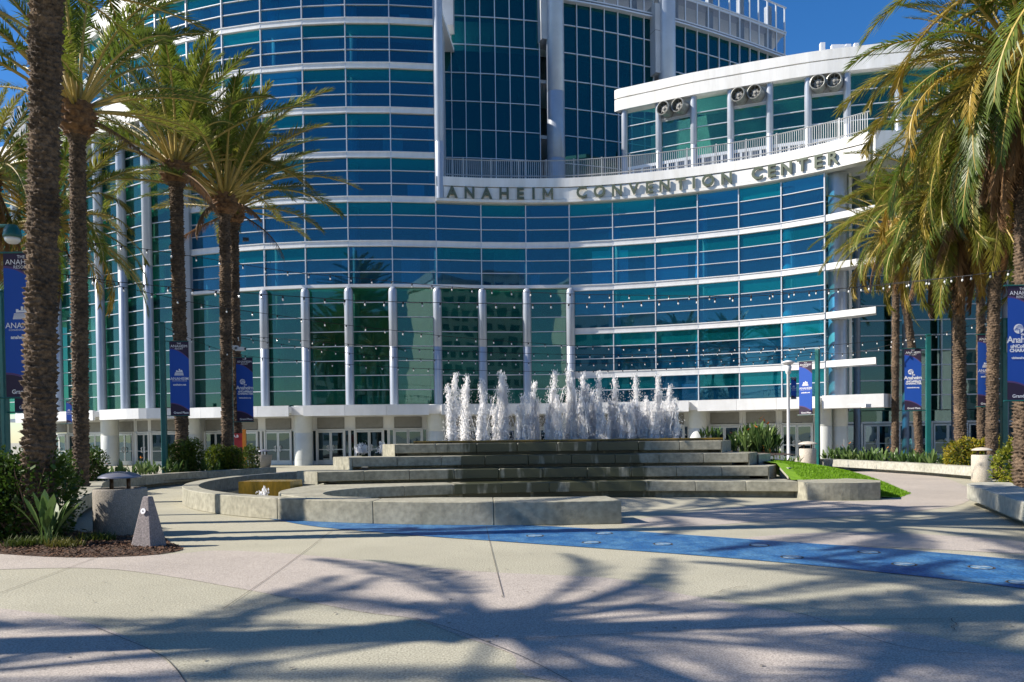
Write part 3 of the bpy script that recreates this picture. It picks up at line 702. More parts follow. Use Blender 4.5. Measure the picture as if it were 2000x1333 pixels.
# rooms seen behind the glass: partitions, shades and lockers at different depths
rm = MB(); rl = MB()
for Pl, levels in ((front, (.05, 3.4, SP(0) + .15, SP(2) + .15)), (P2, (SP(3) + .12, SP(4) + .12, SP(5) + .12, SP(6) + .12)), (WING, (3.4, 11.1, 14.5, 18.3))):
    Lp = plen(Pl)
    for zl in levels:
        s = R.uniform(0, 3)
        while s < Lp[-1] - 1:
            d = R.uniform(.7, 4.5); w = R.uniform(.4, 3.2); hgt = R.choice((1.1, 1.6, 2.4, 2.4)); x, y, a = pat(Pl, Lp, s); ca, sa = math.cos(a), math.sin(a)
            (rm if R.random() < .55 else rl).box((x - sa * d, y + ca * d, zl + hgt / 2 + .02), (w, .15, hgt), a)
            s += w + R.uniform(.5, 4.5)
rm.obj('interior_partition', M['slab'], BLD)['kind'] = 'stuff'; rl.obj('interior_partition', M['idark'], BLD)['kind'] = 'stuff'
# rear mass and drum roof
mb = MB(); mb.prism([dpt(k, 30) for k in range(14, -3, -1)] + [(-2, 85), (-40, 85)], SP(7) + .2, SP(7) + .5); mb.obj('drum_roof', M['slab'], BLD)
mb = MB(); mb.box((-9, 86, 15), (75, 1, 30)); mb.box((33.8, 52, 8.5), (.3, 18, 17)); mb.box((34.2, 56, 21), (.3, 18, 9)); mb.obj('rear_wall', M['wallgrey'], BLD)
trans.obj('glazing_bars', M['mull'], BLD)['kind'] = 'stuff'
mb = MB()
for x in (-4.6,): mb.box((x, 54, 24), (.2, 7.5, 14))
mb.obj('drum_end_wall', M['wallgrey'], BLD)
# antennas on the roofs
for px, y0, y1, w, Y in ((18, 210, 248, .45, 62), (41, 209, 245, .3, 62)):
    b = V(px, y1, Y); t = V(px, y0, Y); mb = MB(); mb.box((b.x, Y, (b.z + t.z) / 2), (w + .1, .35, t.z - b.z)); mb.tube([(b.x + .2, Y + .2, t.z - .2), (b.x + .2, Y + .2, 22)], .06, 8); mb.obj('antenna', M['polew'], BLD)
a = V(42, 262, 63); mb = MB(); mb.box((a.x + .3, 63, 24.6), (1.9, .4, 3.6)); mb.obj('roof_enclosure', M['whitew'], BLD)
for px, y0, y1, w, Y in ((1606, 85, 104, .3, 56), (1636, 89, 102, .9, 56), (1656, 88, 102, .35, 56), (1672, 86, 102, .3, 56)):
    b = V(px, y1, Y); t = V(px, y0, Y); mb = MB(); mb.box((b.x, Y, (b.z + t.z) / 2), (w, .3, t.z - b.z)); mb.tube([(b.x, Y + .2, t.z - .1), (b.x, Y + .2, 25.2)], .05, 8); mb.obj('antenna', M['polew'], BLD)
# floodlight and cameras
for px, py, Y in ((480, 468, 49.2), (1126 + 566, 793, 41.6)):
    p = V(px, py, Y); mb = MB(); mb.box(p, (.35, .3, .18), .3); mb.tube([p + Vector((-.1, .1, .05)), p + Vector((-.5, 1.0, .1))], .03, 6); mb.obj('floodlight' if px < 1000 else 'security_camera', M['black'] if px < 1000 else M['polew'], BLD)

# glass panes: the 300 that show largest are objects, the rest one part
unit = {}
for k in ('g_blue', 'g_teal', 'g_green', 'g_tower', 'g_dark', 'g_door', 'g_screen'):
    mb = MB(); mb.box((0, 0, 0), (1, 1, 1)); unit[k] = mb.mesh('pane', M[k])
def parea(p):
    c, s, rz, k = p; h = s[0] / 2; a = (c[0] - math.cos(rz) * h, c[1] - math.sin(rz) * h, c[2] - s[2] / 2); b = (c[0] + math.cos(rz) * h, c[1] + math.sin(rz) * h, c[2] + s[2] / 2)
    A, B = proj(a), proj(b); x0, x1 = max(0, min(A[0], B[0])), min(2000, max(A[0], B[0])); y0, y1 = max(0, min(A[1], B[1])), min(1333, max(A[1], B[1]))
    return max(0, x1 - x0) * max(0, y1 - y0)
PANES.sort(key=lambda p: -parea(p))
rest = {}
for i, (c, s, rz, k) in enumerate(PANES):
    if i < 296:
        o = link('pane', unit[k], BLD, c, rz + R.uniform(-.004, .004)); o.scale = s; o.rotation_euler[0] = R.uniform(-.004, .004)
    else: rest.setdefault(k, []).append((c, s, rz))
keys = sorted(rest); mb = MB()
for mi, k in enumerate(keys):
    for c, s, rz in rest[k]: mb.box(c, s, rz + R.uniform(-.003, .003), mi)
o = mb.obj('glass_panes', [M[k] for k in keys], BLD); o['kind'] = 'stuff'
print('PANES', len(PANES))

# hotels across the street, outside the frame; the glass mirrors them
for (x, y, w, d, h, rz, lab) in ((-34, -78, 46, 18, 27, .12, 'pale hotel block with rows of dark windows across the street'), (30, -92, 38, 20, 38, -.2, 'taller beige hotel tower across the street'), (78, -70, 30, 18, 16, -.5, 'low parking structure beyond the beige hotel')):
    H_ = thing('hotel_building', lab, 'building', (x, y, 0), rz); mb = MB(); mb.box((0, 0, h / 2), (w, d, h)); mb.obj('wall', M['whitew'], H_)
    mb = MB(); mb.box((0, 0, h + .4), (w + .8, d + .8, .8)); mb.obj('roof', M['wallgrey'], H_); mb = MB()
    for j in range(int(h / 3.1)):
        for i in range(int(w / 3)):
            mb.box((-w / 2 + 1.8 + i * 3, d / 2 + .03, 2 + j * 3.1), (1.9, .12, 1.7))
    o = mb.obj('windows', M['g_door'], H_); o['kind'] = 'stuff'
# ================================================================== fountain
FTN = thing('tiered_fountain', 'stepped concrete fountain with a row of tall white water jets', 'fountain', (0, 0, 0))
def blocks(pathA, pathB, z0, z1, seg, mt, name='concrete_block', gap=.008):
    """curved wall built of separate blocks with open joints"""
    A = [tuple(v[:2]) for v in pathA]; B = [tuple(v[:2]) for v in pathB]; LA, LB = plen(A), plen(B); n = max(1, round(LA[-1] / seg))
    for i in range(n):
        a0, a1 = i / n, (i + 1) / n; g = gap / LA[-1]; PA = []; PB = []
        for t in range(13):
            u = a0 + g / 2 + (a1 - a0 - g) * t / 12; PA.append(pat(A, LA, u * LA[-1])[:2]); PB.append(pat(B, LB, u * LB[-1])[:2])
        mb = MB(); mb.band(PA, PB, z0, z1); me = mb.mesh(name, M[mt]); auto_smooth(me, 30); o = link(name, me, FTN)
        bv = o.modifiers.new('edge', 'BEVEL'); bv.width = .012; bv.segments = 1; bv.limit_method = 'ANGLE'
# outer ring wall: circle through the measured wall foot
RC_, RR = (.6, 24.75), 10.05
def rp(a, r=RR): return (RC_[0] + r * math.sin(a), RC_[1] - r * math.cos(a))
N = 60; a0, a1 = rad(-128), rad(8.2)
outer = [rp(a0 + (a1 - a0) * i / N) for i in range(N + 1)]
inner = []
for i in range(N + 1):
    a = a0 + (a1 - a0) * i / N; th = .42 + .7 * max(0, min(1, (a - rad(-24)) / rad(10))); inner.append(rp(a, RR - th))
blocks(outer, inner, 0, .44, 2.35, 'conc')
# rounded tip of the ring on the right
tip = []
# tiers: concave arcs opening to the viewer
def arc(y0, x0=1.6, k=.0195, xa=-3.6, xb=7.2, n=30): return [(x, y0 - k * (x - x0) ** 2) for x in [xa + (xb - xa) * i / n for i in range(n + 1)]]
T1 = [tuple(v[:2]) for v in catmull([(-2.9, 16.4, 0), (-3.8, 16.9, 0), (-4.25, 17.9, 0), (-4.1, 18.9, 0), (-3.5, 19.75, 0), (-2.7, 20.15, 0), (-1.7, 20.5, 0), (.2, 20.92, 0), (1.6, 21.0, 0), (3.4, 20.92, 0), (5.2, 20.65, 0), (7.25, 20.15, 0)], 5)]
T1b = []
LT = plen(T1)
bk = [tuple(v[:2]) for v in catmull([(-2.9, 15.9, 0), (-4.2, 16.55, 0), (-5.15, 17.7, 0), (-5.5, 19.2, 0), (-5.1, 21.2, 0), (-3.4, 21.5, 0), (-1.7, 21.7, 0), (.2, 22.1, 0), (1.6, 22.2, 0), (3.4, 22.1, 0), (5.2, 21.8, 0), (7.6, 21.2, 0)], 5)]
blocks(T1, bk, .17, .43, 1.25, 'concs')
rb = MB(); rb.band(offs(T1, -.25), offs(T1, -.45), 0, .165); rb.obj('riser', M['idark' if False else 'concs'], FTN)
# solid under the left hook
rb = MB(); rb.band(T1[:22], bk[:22], 0, .165); rb.obj('riser', M['conc'], FTN)
def tier(y0, z, xa, xb, depth, lf, mt='concs', k=.0165):
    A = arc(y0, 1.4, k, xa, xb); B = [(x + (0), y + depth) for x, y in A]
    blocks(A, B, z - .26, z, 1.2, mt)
    r = MB(); r.band([(p[0], p[1] + .3) for p in A][1:-1], [(p[0], p[1] + .5) for p in A][1:-1], z - .345, z - .262); r.obj('riser', M['concs'], FTN)
    # end blocks, turned back at an angle
    p = A[0]; q = (p[0] + lf[0], p[1] + lf[1]); mb = MB(); mb.prism([(p[0] - .005, p[1]), q, (q[0] + .6, q[1] + 1.2), (p[0] - .005, p[1] + depth)], z - .36 if z > .8 else .435, z)
    o = mb.obj('end_block', M['conc'], FTN)
    p = A[-1]; q = (p[0] + .55, p[1] + 1.0); mb = MB(); mb.prism([(p[0] + .006, p[1]), q, (q[0] - .5, q[1] + .8), (p[0] + .006, p[1] + depth)], z - .34, z); o = mb.obj('end_block', M['conc'], FTN)
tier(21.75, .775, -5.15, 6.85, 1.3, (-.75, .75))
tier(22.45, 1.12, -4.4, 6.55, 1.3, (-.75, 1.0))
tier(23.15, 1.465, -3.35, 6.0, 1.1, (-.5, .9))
# mass under the tiers and the basin on top
mb = MB(); mb.prism([(p[0], p[1] + .55) for p in arc(21.75, 1.4, .0165, -5.0, 7.3)] + [(7.6, 27), (4, 29.5), (-3, 29.3), (-6.2, 25)], 0, .42); mb.obj('fountain_core', M['conc'], FTN)
mb = MB(); mb.prism([(p[0], p[1] + .5) for p in arc(22.45, 1.4, .0165, -4.3, 7.0)] + [(7.2, 27), (4, 29.2), (-3, 29), (-5.2, 25)], .42, .775); mb.obj('fountain_core', M['conc'], FTN)
mb = MB(); mb.prism([(p[0], p[1] + .5) for p in arc(23.15, 1.4, .0165, -3.4, 6.3)] + [(6.6, 27), (4, 28.8), (-3, 28.6), (-4.0, 25)], .775, 1.2); mb.obj('fountain_core', M['conc'], FTN)
bas = [(-2.9, 24.0), (-2.9, 25.2)] + [(x, 28.4 - .06 * (x - 1.5) ** 2) for x in np.linspace(-2.2, 5.6, 12)] + [(6.2, 25.3), (6.2, 24.0)]
bf = arc(23.75, 1.4, .0165, -2.9, 6.2, 16)
mb = MB(); mb.band(bf, [(x, y + .25) for x, y in bf], 1.2, 1.545); mb.obj('basin_rim', M['algae'], FTN)
mb = MB(); mb.prism(bf[::-1] + bas, 1.2, 1.515); mb.obj('basin_water', M['pool'], FTN)
# algae-covered weir and shallow pool inside the ring
mb = MB(); mb.box((-6.25, 20.6, .3), (1.35, .9, .56), -.08); mb.obj('weir', M['algae'], FTN)
mb = MB(); mb.prism([rp(a0 + (rad(-20) - a0) * i / 30, RR - .3) for i in range(31)] + [(-4.4, 17), (-4.6, 20)], 0.0, .07); mb.obj('pool_floor', M['pool'], FTN)
# round seat at the right end of the lowest tier
c = (8.2, 22.3); seat = [(c[0] + 3.0 * math.sin(a), c[1] - 3.0 * math.cos(a)) for a in np.linspace(rad(-19), rad(15), 10)]
mb = MB(); mb.prism(seat + [(9.35, 20.2), (8.9, 21.4), (7.27, 21.3)], 0, .43); o = mb.obj('round_seat', M['conc'], FTN)
mb = MB(); mb.prism([(7.5, 21.6), (8.15, 22.1), (8.0, 22.3), (7.4, 22.0)], 0, .72); mb.obj('end_kerb', M['concl'], FTN)
mb = MB(); mb.prism([(7.1, 22.9), (7.6, 23.4), (7.4, 23.6), (7.0, 23.2)], 0, 1.06); mb.obj('end_kerb', M['concl'], FTN)

# water jets
def octa(mb, c, r, rz):
    x, y, z = c; mb.add([(x + r, y, z), (x - r * .5, y + r * .87, z), (x - r * .5, y - r * .87, z), (x, y, z + rz), (x, y, z - rz)], [(0, 1, 3), (1, 2, 3), (2, 0, 3), (1, 0, 4), (2, 1, 4), (0, 2, 4)])
def jetmesh(seed, h, w):
    w *= 1.15
    r = random.Random(seed); mb = MB()
    ns = r.choice((2, 3, 3))
    for s in range(ns):
        hh = h * (1 if s == 0 else r.uniform(.45, .85)); ox = 0 if s == 0 else r.uniform(-w, w); oy = 0 if s == 0 else r.uniform(-.1, .1); lean = r.uniform(-.06, .06) * hh
        n = int(hh / .045); pts = []; rs = []; wx = 0
        for i in range(n + 1):
            t = i / n; wx += r.uniform(-.006, .006)
            pts.append((ox + lean * t * t + wx, oy + r.uniform(-.012, .012), t * hh)); rs.append((w * (.58 - .48 * t ** .7) if s == 0 else w * (.42 - .34 * t ** .8)) * r.uniform(.72, 1.22) + .008)
        rs[-1] = .006; b = len(mb.v); mb.tube(pts, rs, 9)
        for j in range(b, len(mb.v)):
            v = mb.v[j]; mb.v[j] = (v[0] + r.uniform(-.014, .014), v[1] + r.uniform(-.012, .012), v[2] + r.uniform(-.02, .02))
        # torn drops at the head and down the flanks
        for _ in range(int(240 * hh)):
            t = r.random() ** .8; i = int(t * n); c = pts[i]; spread = .015 + .07 * t
            rr_ = rs[i] * r.uniform(.8, 1.3) + abs(r.gauss(0, spread)) * .6; a = r.uniform(0, 6.28)
            octa(mb, (c[0] + rr_ * math.cos(a), c[1] + rr_ * math.sin(a), c[2] + r.uniform(-.05, .1 * (.4 + t))), r.uniform(.007, .021), r.uniform(.02, .06))
    for _ in range(int(220 * h)):
        z = h * r.random() ** 1.4 * .8; a = r.uniform(0, 6.28); d = w * (.7 + 1.1 * r.random()) * (1.1 - .4 * z / h)
        octa(mb, (d * math.cos(a), d * math.sin(a), z), r.uniform(.006, .015), r.uniform(.01, .035))
    # a few loose threads of water
    for _ in range(3):
        a = r.uniform(0, 6.28); z0 = h * r.uniform(.3, .8); x = math.cos(a) * w * .8; y = math.sin(a) * w * .8; P = [(x * (1 + .1 * k) + r.uniform(-.012, .012), y, z0 - k * .05) for k in range(int(z0 / .05) - 1)]
        if len(P) > 3: mb.tube(P, [r.uniform(.006, .018) for _ in P], 5)
    return mb.mesh('water_jet', M['water'])
jets = [(883, 733, 25.0), (905.6, 736, 25.6), (943, 745, 24.9), (975, 730, 25.4), (984, 733, 25.1), (1021, 774, 25.0), (1036, 748, 25.5), (1078, 727, 25.2), (1087, 776, 24.9), (1108, 726, 25.7), (1119, 742, 25.0), (1132, 731, 25.4), (1138, 778, 24.9), (1156, 766, 25.3), (1168, 730, 25.0), (1177, 810, 24.9), (1201, 739, 25.5), (1214, 790, 25.0), (1231, 792, 24.9), (1243, 734, 25.3), (1260, 780, 25.0), (1280, 790, 24.9), (1287, 734, 25.5), (1303, 754, 25.1), (1318, 784, 24.95)]
for i, (px, py, Y) in enumerate(jets):
    b = V(px, 862, Y); t = V(px, py, Y); h = t.z - 1.5
    link('water_jet', jetmesh(i, h, (.175 if h > 1.6 else .15)), FTN, (t.x + .012 * h, Y, 1.5))
for px, py, Y, z in ((703, 871, 27.5, 1.15), (711, 870, 27.6, 1.15), (745, 868, 27.6, 1.15), (508, 964, 18.4, .07), (516, 958, 18.6, .07)):
    t = V(px, py, Y); link('water_jet', jetmesh(px, max(.12, t.z - z), .1 if py < 900 else .05), FTN, (t.x, Y, z))

# ================================================================== planter walls, lawn, beds
def wallthing(name, label, front_path, back_path, z0, z1, base_off, cat='wall', mt='concl', seg=3.2, group=None, th=None):
    t = thing(name, label, cat, (0, 0, 0), group=group); A = [tuple(v[:2]) for v in catmull([(*p, 0) for p in front_path], 6)]
    B = offs(A, -th) if back_path is None else [tuple(v[:2]) for v in catmull([(*p, 0) for p in back_path], 6)]
    LA, LB = plen(A), plen(B); n = max(1, round(LA[-1] / seg))
    for i in range(n):
        PA = [pat(A, LA, LA[-1] * (i + .0015 + (.997) * k / 6) / n)[:2] for k in range(7)]; PB = [pat(B, LB, LB[-1] * (i + .0015 + .997 * k / 6) / n)[:2] for k in range(7)]
        mb = MB(); mb.band(PA, PB, z0, z1); o = mb.obj('concrete_block', M[mt], t); bv = o.modifiers.new('edge', 'BEVEL'); bv.width = .012; bv.segments = 1; bv.limit_method = 'ANGLE'
    if base_off: mb = MB(); mb.band(offs(A, -base_off)[1:-1], offs(A, -base_off - .25)[1:-1], 0, z0 - .002); mb.obj('plinth', M[mt], t)
    return t
wallthing('seat_wall', 'long grey curved seat wall with undercut front in front of the left bushes', [(-8.0, 14.5), (-9.2, 17.0), (-10.6, 20.5), (-12.2, 24.0), (-12.6, 27.5), (-11.7, 30.7), (-9.95, 33.6)], None, .12, .45, .35, mt='conc', th=.55)
wallthing('seat_wall', 'pale seat wall curving below the paddle-leaf plants on the right', [(14.0, 39.2), (14.6, 36), (15.1, 33.2), (15.55, 30), (15.6, 26.7)], None, .14, .44, .35, th=-.5) if False else None
def rwall():
    t = thing('seat_wall', 'pale seat wall curving below the paddle-leaf plants on the right', 'wall')
    A = [tuple(v[:2]) for v in catmull([(13.9, 39.2, 0), (14.45, 36, 0), (15.0, 33.2, 0), (15.5, 30, 0), (15.55, 26.8, 0)], 6)]; B = [(x + .55, y + .1) for x, y in A]
    L = plen(A); n = 4
    for i in range(n):
        PA = [pat(A, L, L[-1] * (i + .0015 + .997 * k / 6) / n)[:2] for k in range(7)]
        mb = MB(); mb.band([(x + .55, y + .1) for x, y in PA], PA, .13, .44); o = mb.obj('concrete_block', M['concl'], t)
    mb = MB(); mb.band([(x + .5, y) for x, y in A], [(x + .3, y) for x, y in A], 0, .128); mb.obj('plinth', M['concl'], t)
rwall()
def rwall2():
    t = thing('seat_wall', 'near pale seat wall with rounded end and palm shadows at the right edge', 'wall')
    A = [tuple(v[:2]) for v in catmull([(11.0, 18.6, 0), (10.35, 18.1, 0), (10.0, 17.3, 0), (9.55, 16.0, 0), (9.0, 14.6, 0), (8.5, 13.2, 0), (7.9, 11.6, 0), (7.4, 9.5, 0)], 6)]
    B = [tuple(v[:2]) for v in catmull([(11.5, 18.4, 0), (11.4, 18.1, 0), (11.05, 17.5, 0), (10.6, 16.4, 0), (10.2, 15.2, 0), (9.6, 13.6, 0), (9.0, 11.8, 0), (8.6, 9.5, 0)], 6)]
    LA, LB = plen(A), plen(B); n = 3
    for i in range(n):
        PA = [pat(A, LA, LA[-1] * (i + .001 + .998 * k / 12) / n)[:2] for k in range(13)]; PB = [pat(B, LB, LB[-1] * (i + .001 + .998 * k / 12) / n)[:2] for k in range(13)]
        mb = MB(); mb.band(PB, PA, .13, .46); o = mb.obj('concrete_block', M['concl'], t); bv = o.modifiers.new('edge', 'BEVEL'); bv.width = .015; bv.segments = 2; bv.limit_method = 'ANGLE'
    C = [(a[0] * .7 + b[0] * .3, a[1] * .7 + b[1] * .3) for a, b in zip(A, B)]; D = [(a[0] * .4 + b[0] * .6, a[1] * .4 + b[1] * .6) for a, b in zip(A, B)]
    mb = MB(); mb.band(D[2:], C[2:], 0, .128); mb.obj('plinth', M['concl'], t)
rwall2()

# lawn mound beside the fountain
def lawnz(x, y):
    ex = [(9.45, 19.6), (10.6, 21.2), (11.1, 23.2), (11.3, 25.5), (11.0, 29), (10.2, 31)]
    for (xa, ya), (xb, yb) in zip(ex, ex[1:]):
        if ya <= y <= yb: e = xa + (xb - xa) * (y - ya) / (yb - ya); break
    else: e = 9.45 if y < 19.6 else 10.2
    d = max(0, e - x); return .97 * (1 - math.exp(-d * .55)) * min(1, max(0, (y - 19.4) / 2.6)) - .01, e
mb = MB(); rows_ = []
NY, NX = 36, 26
for j in range(NY + 1):
    y = 19.9 + 10.8 * j / NY; _, e = lawnz(5, y); x0 = 7.3
    for i in range(NX + 1):
        x = x0 + (e - x0) * i / NX; mb.v.append((x, y, lawnz(x, y)[0] + .012))
for j in range(NY):
    for i in range(NX): a = j * (NX + 1) + i; mb.f.append((a, a + 1, a + NX + 2, a + NX + 1)); mb.m.append(0)
lw = mb.obj('lawn', M['lawn'], smooth=True); tag(lw, 'bright green lawn mound sloping down behind the round concrete seat', kind='stuff')
mb = MB()
for _ in range(26000):
    y = R.uniform(20, 28.5); _, e = lawnz(5, y); x = R.uniform(7.6, e + .02); z = lawnz(x, y)[0] + .005; a = R.uniform(0, 3.14); w = .012; h = R.uniform(.035, .075)
    dx, dy = math.cos(a) * w, math.sin(a) * w; lx, ly = R.uniform(-.03, .03), R.uniform(-.03, .03)
    mb.add([(x - dx, y - dy, z), (x + dx, y + dy, z), (x + lx, y + ly, z + h)], [(0, 1, 2)])
o = mb.obj('grass_blades', M['grassb']); tag(o, 'short mown grass blades on the green mound', kind='stuff')

def bed(name, poly, z, hump, mt, chips, cs, area, label):
    """low planted bed with loose chips"""
    c = (sum(p[0] for p in poly) / len(poly), sum(p[1] for p in poly) / len(poly)); mb = MB(); n = len(poly); k = 5
    for j in range(k + 1):
        t = j / k
        for p in poly: mb.v.append((c[0] + (p[0] - c[0]) * (1 - t), c[1] + (p[1] - c[1]) * (1 - t), z + hump * math.sin(t * math.pi / 2) + (R.uniform(-.012, .012) if j else 0)))
    for j in range(k):
        for i in range(n): mb.f.append((j * n + i, j * n + (i + 1) % n, (j + 1) * n + (i + 1) % n, (j + 1) * n + i)); mb.m.append(0)
    mb.f.append(tuple(range(k * n, k * n + n))); mb.m.append(0)
    for _ in range(chips):
        i = R.randrange(n); t = R.random() ** .6; q = poly[i]; q2 = poly[(i + 1) % n]; u = R.random(); e = (q[0] + (q2[0] - q[0]) * u, q[1] + (q2[1] - q[1]) * u)
        x, y = c[0] + (e[0] - c[0]) * t, c[1] + (e[1] - c[1]) * t; zz = z + hump * math.sin((1 - t) * math.pi / 2) + .008; a = R.uniform(0, 6.28); L, w = R.uniform(.5, 1) * cs, cs * .3
        ca, sa = math.cos(a), math.sin(a); tl = R.uniform(-.012, .02)
        mb.add([(x - ca * L - sa * w, y - sa * L + ca * w, zz), (x - ca * L + sa * w, y - sa * L - ca * w, zz), (x + ca * L + sa * w, y + sa * L - ca * w, zz + tl), (x + ca * L - sa * w, y + sa * L + ca * w, zz + tl + .01)], [(0, 1, 2, 3)], 1)
    o = mb.obj(name, [M[mt], M['chip']]); tag(o, label, kind='stuff'); return o
M['chip'] = mat('bark_chip', (.16, .08, .04), (.06, .03, .018), 3, .9, world=True)
PB = [tuple(v[:2]) for v in catmull([(*G(a, b), 0) for a, b in ((-160, 1070), (0, 1083), (100, 1089), (190, 1090), (290, 1086), (345, 1078), (357, 1072), (335, 1062))] + [(-6.1, 13.6, 0), (-7.6, 14.3, 0), (-10, 16, 0), (-13, 16, 0), (-13, 12, 0)], 4, True)]
bed('mulch_bed', PB, .006, .06, 'mulch', 5200, .028, None, 'reddish bark mulch bed at the foot of the left bush')
bed('planting_soil', [(-8.6, 14.9), (-10.1, 17.4), (-12.0, 20.6), (-13.1, 24), (-13.2, 27.6), (-12.2, 31), (-10.6, 33.2), (-13, 35), (-20, 32), (-22, 22), (-18, 14)], .1, .15, 'soil', 500, .03, None, 'dark planting soil behind the left seat wall')
bed('planting_soil', [(14.7, 39), (15.1, 36), (15.7, 33), (16.1, 30), (16.15, 27), (17.5, 26), (24, 27), (26, 36), (20, 40)], .1, .15, 'soil', 500, .03, None, 'dark planting soil behind the right seat wall')
bed('planting_soil', [(11.6, 18.3), (11.1, 17.2), (10.6, 16.0), (10.2, 14.8), (9.7, 13.2), (12, 11), (17, 13), (17, 22), (13, 21)], .06, .15, 'soil', 500, .03, None, 'planting soil under the golden hedge at right')
bed('planting_soil', [(6.9, 23.6), (7.3, 23.4), (8.6, 24), (8.8, 27), (7.8, 29), (6.6, 28.5)], 1.0, .1, 'soil', 300, .03, None, 'raised soil around the paddle-leaf clump beside the fountain')

# ================================================================== litter bins, bollard
def bin_(name, label, x, y, r, h, mt, hr, hmt, hz=.2, taper=0, group='litter bins'):
    t = thing(name, label, 'litter bin', (x, y, 0), group=group)
    mb = MB(); mb.lathe([(r * .93 - taper, 0), (r - taper, .05), (r, h - .03), (r - .015, h), (r - .1, h), (r - .12, h - .12), (0, h - .12)], 40); me = mb.mesh('body', M[mt]); auto_smooth(me, 40); link('body', me, t)
    for s in (-1, 1): mb = MB(); mb.tube([(s * hr * .42, 0, h - .1), (s * hr * .42, 0, h + hz)], .035, 10); mb.obj('post', M['post'], t, smooth=True)
    mb = MB(); mb.lathe([(0, h + hz - .01), (hr * .97, h + hz - .01), (hr, h + hz), (hr * .98, h + hz + .02), (hr * .8, h + hz + hr * .16), (hr * .5, h + hz + hr * .26), (0, h + hz + hr * .31)], 36); me = mb.mesh('hood', M[hmt]); auto_smooth(me, 40); link('hood', me, t)
    return t
x, y = G(212, 1051); bin_('litter_bin', 'large round grey aggregate bin with domed hood on two bronze posts', x, y + .44, .44, .82, 'binc', .355, 'hood', .19)
x, y = G(1928, 942.5); bin_('litter_bin', 'tan litter bin beside the golden hedge', x, y + .3, .3, .88, 'binl', .3, 'hoodl', .15)
x, y = 13.45, 36.2; bin_('litter_bin', 'cream litter bin at the left end of the right seat wall beside a teal pole', x, y, .37, .95, 'binl', .42, 'hoodl', .2)
x, y = G(515, 913.5); bin_('litter_bin', 'distant tapered grey bin near the glass doors behind the left seat wall', x, y, .5, .75, 'binc', .4, 'hood', .2, taper=.12)
x, y = G(278, 1073); BO = thing('granite_bollard', 'tapered speckled granite bollard with a round white medallion beside the big bin', 'bollard', (x, y + .22, 0), rad(-14))
mb = MB(); b, tt, hb = .19, .055, .79
vs = [(-b, -b, 0), (b, -b, 0), (b, b, 0), (-b, b, 0), (-tt, -tt, hb), (tt, -tt, hb), (tt, tt, hb), (-tt, tt, hb)]
mb.add(vs, [(3, 2, 1, 0), (4, 5, 6, 7), (0, 1, 5, 4), (1, 2, 6, 5), (2, 3, 7, 6), (3, 0, 4, 7)]); o = mb.obj('body', M['granite'], BO); bv = o.modifiers.new('b', 'BEVEL'); bv.width = .02; bv.segments = 3
mb = MB(); mb.lathe([(0, .008), (.012, .008), (.012, 0)], 12, mi=1); mb.lathe([(.012, .006), (.045, .006), (.045, 0)], 20); o = mb.obj('medallion', [M['print'], M['black']], BO); o.location = (0.0, -.112, .57); o.rotation_euler = (rad(90) - math.atan((b - tt) / hb), 0, 0)

# ================================================================== palms
def trunk_mesh(seed, H, r0, bend=0.0, hubh=1.0, rough=1.0):
    rg = np.random.RandomState(seed); nth, dz = 60, .022; nz = int(H / dz); th = np.linspace(0, 2 * np.pi, nth, endpoint=False); z = np.arange(nz + 1) * dz
    TH, Z = np.meshgrid(th, z); hub = np.clip((Z - (H - hubh)) / (hubh * .35), 0, 1); pitch = .085
    ph = Z / pitch + .35 * np.sin(TH + Z * .7) + .25 * np.sin(3 * TH + Z * 2.1); row = np.floor(ph).astype(int); fv = ph - row
    u = TH / (2 * np.pi) * 13 + .5 * (row % 2); cu = np.floor(u).astype(int) % 13; fu = u - np.floor(u)
    rnd = rg.rand(4000, 13); rv = rnd[row % 4000, cu]
    d = (.034 * fv ** 1.4 * (1 - .75 * np.abs(2 * fu - 1) ** 2.2) * (.35 + 1.1 * rv) + .012 * (rv - .5) + .006 * rg.randn(*TH.shape)) * rough
    ph2 = Z / .16; row2 = np.floor(ph2).astype(int); fv2 = ph2 - row2; u2 = TH / (2 * np.pi) * 9 + .5 * (row2 % 2); fu2 = u2 - np.floor(u2); cu2 = np.floor(u2).astype(int) % 13
    rv2 = rnd[(row2 + 900) % 4000, cu2]
    dh = .13 * fv2 ** 1.2 * (1 - np.abs(2 * fu2 - 1) ** 1.7) * (.5 + rv2) + .2 * np.sin(np.clip((Z - (H - hubh)) / hubh, 0, 1) * np.pi * .85) ** .7
    base = r0 * (1 + .12 * np.exp(-Z / 1.2) + .03 * np.sin(Z * .9 + seed)); Rr = base + d * (1 - hub) + dh * hub
    cx = bend * np.clip((Z / H - .35) / .65, 0, 1) ** 2; X = cx + Rr * np.cos(TH); Y = Rr * np.sin(TH)
    V_ = np.stack([X, Y, Z], -1).reshape(-1, 3); me = bpy.data.meshes.new('trunk')
    j, i = np.meshgrid(np.arange(nz), np.arange(nth), indexing='ij'); a = j * nth + i; b = j * nth + (i + 1) % nth; Fq = np.stack([a, b, b + nth, a + nth], -1).reshape(-1, 4)
    me.vertices.add(len(V_)); me.vertices.foreach_set('co', V_.ravel()); me.loops.add(Fq.size); me.loops.foreach_set('vertex_index', Fq.ravel().astype(np.int32))
    me.polygons.add(len(Fq)); me.polygons.foreach_set('loop_start', np.arange(0, Fq.size, 4, dtype=np.int32)); me.polygons.foreach_set('loop_total', np.full(len(Fq), 4, dtype=np.int32))
    me.materials.append(M['trunk']); me.materials.append(M['boots']); me.polygons.foreach_set('material_index', (hub[:-1, :].reshape(-1) > .5).astype(np.int32))
    me.polygons.foreach_set('use_smooth', np.ones(len(Fq), bool)); me.update(calc_edges=True); me.validate(); return me
TL = 13.0
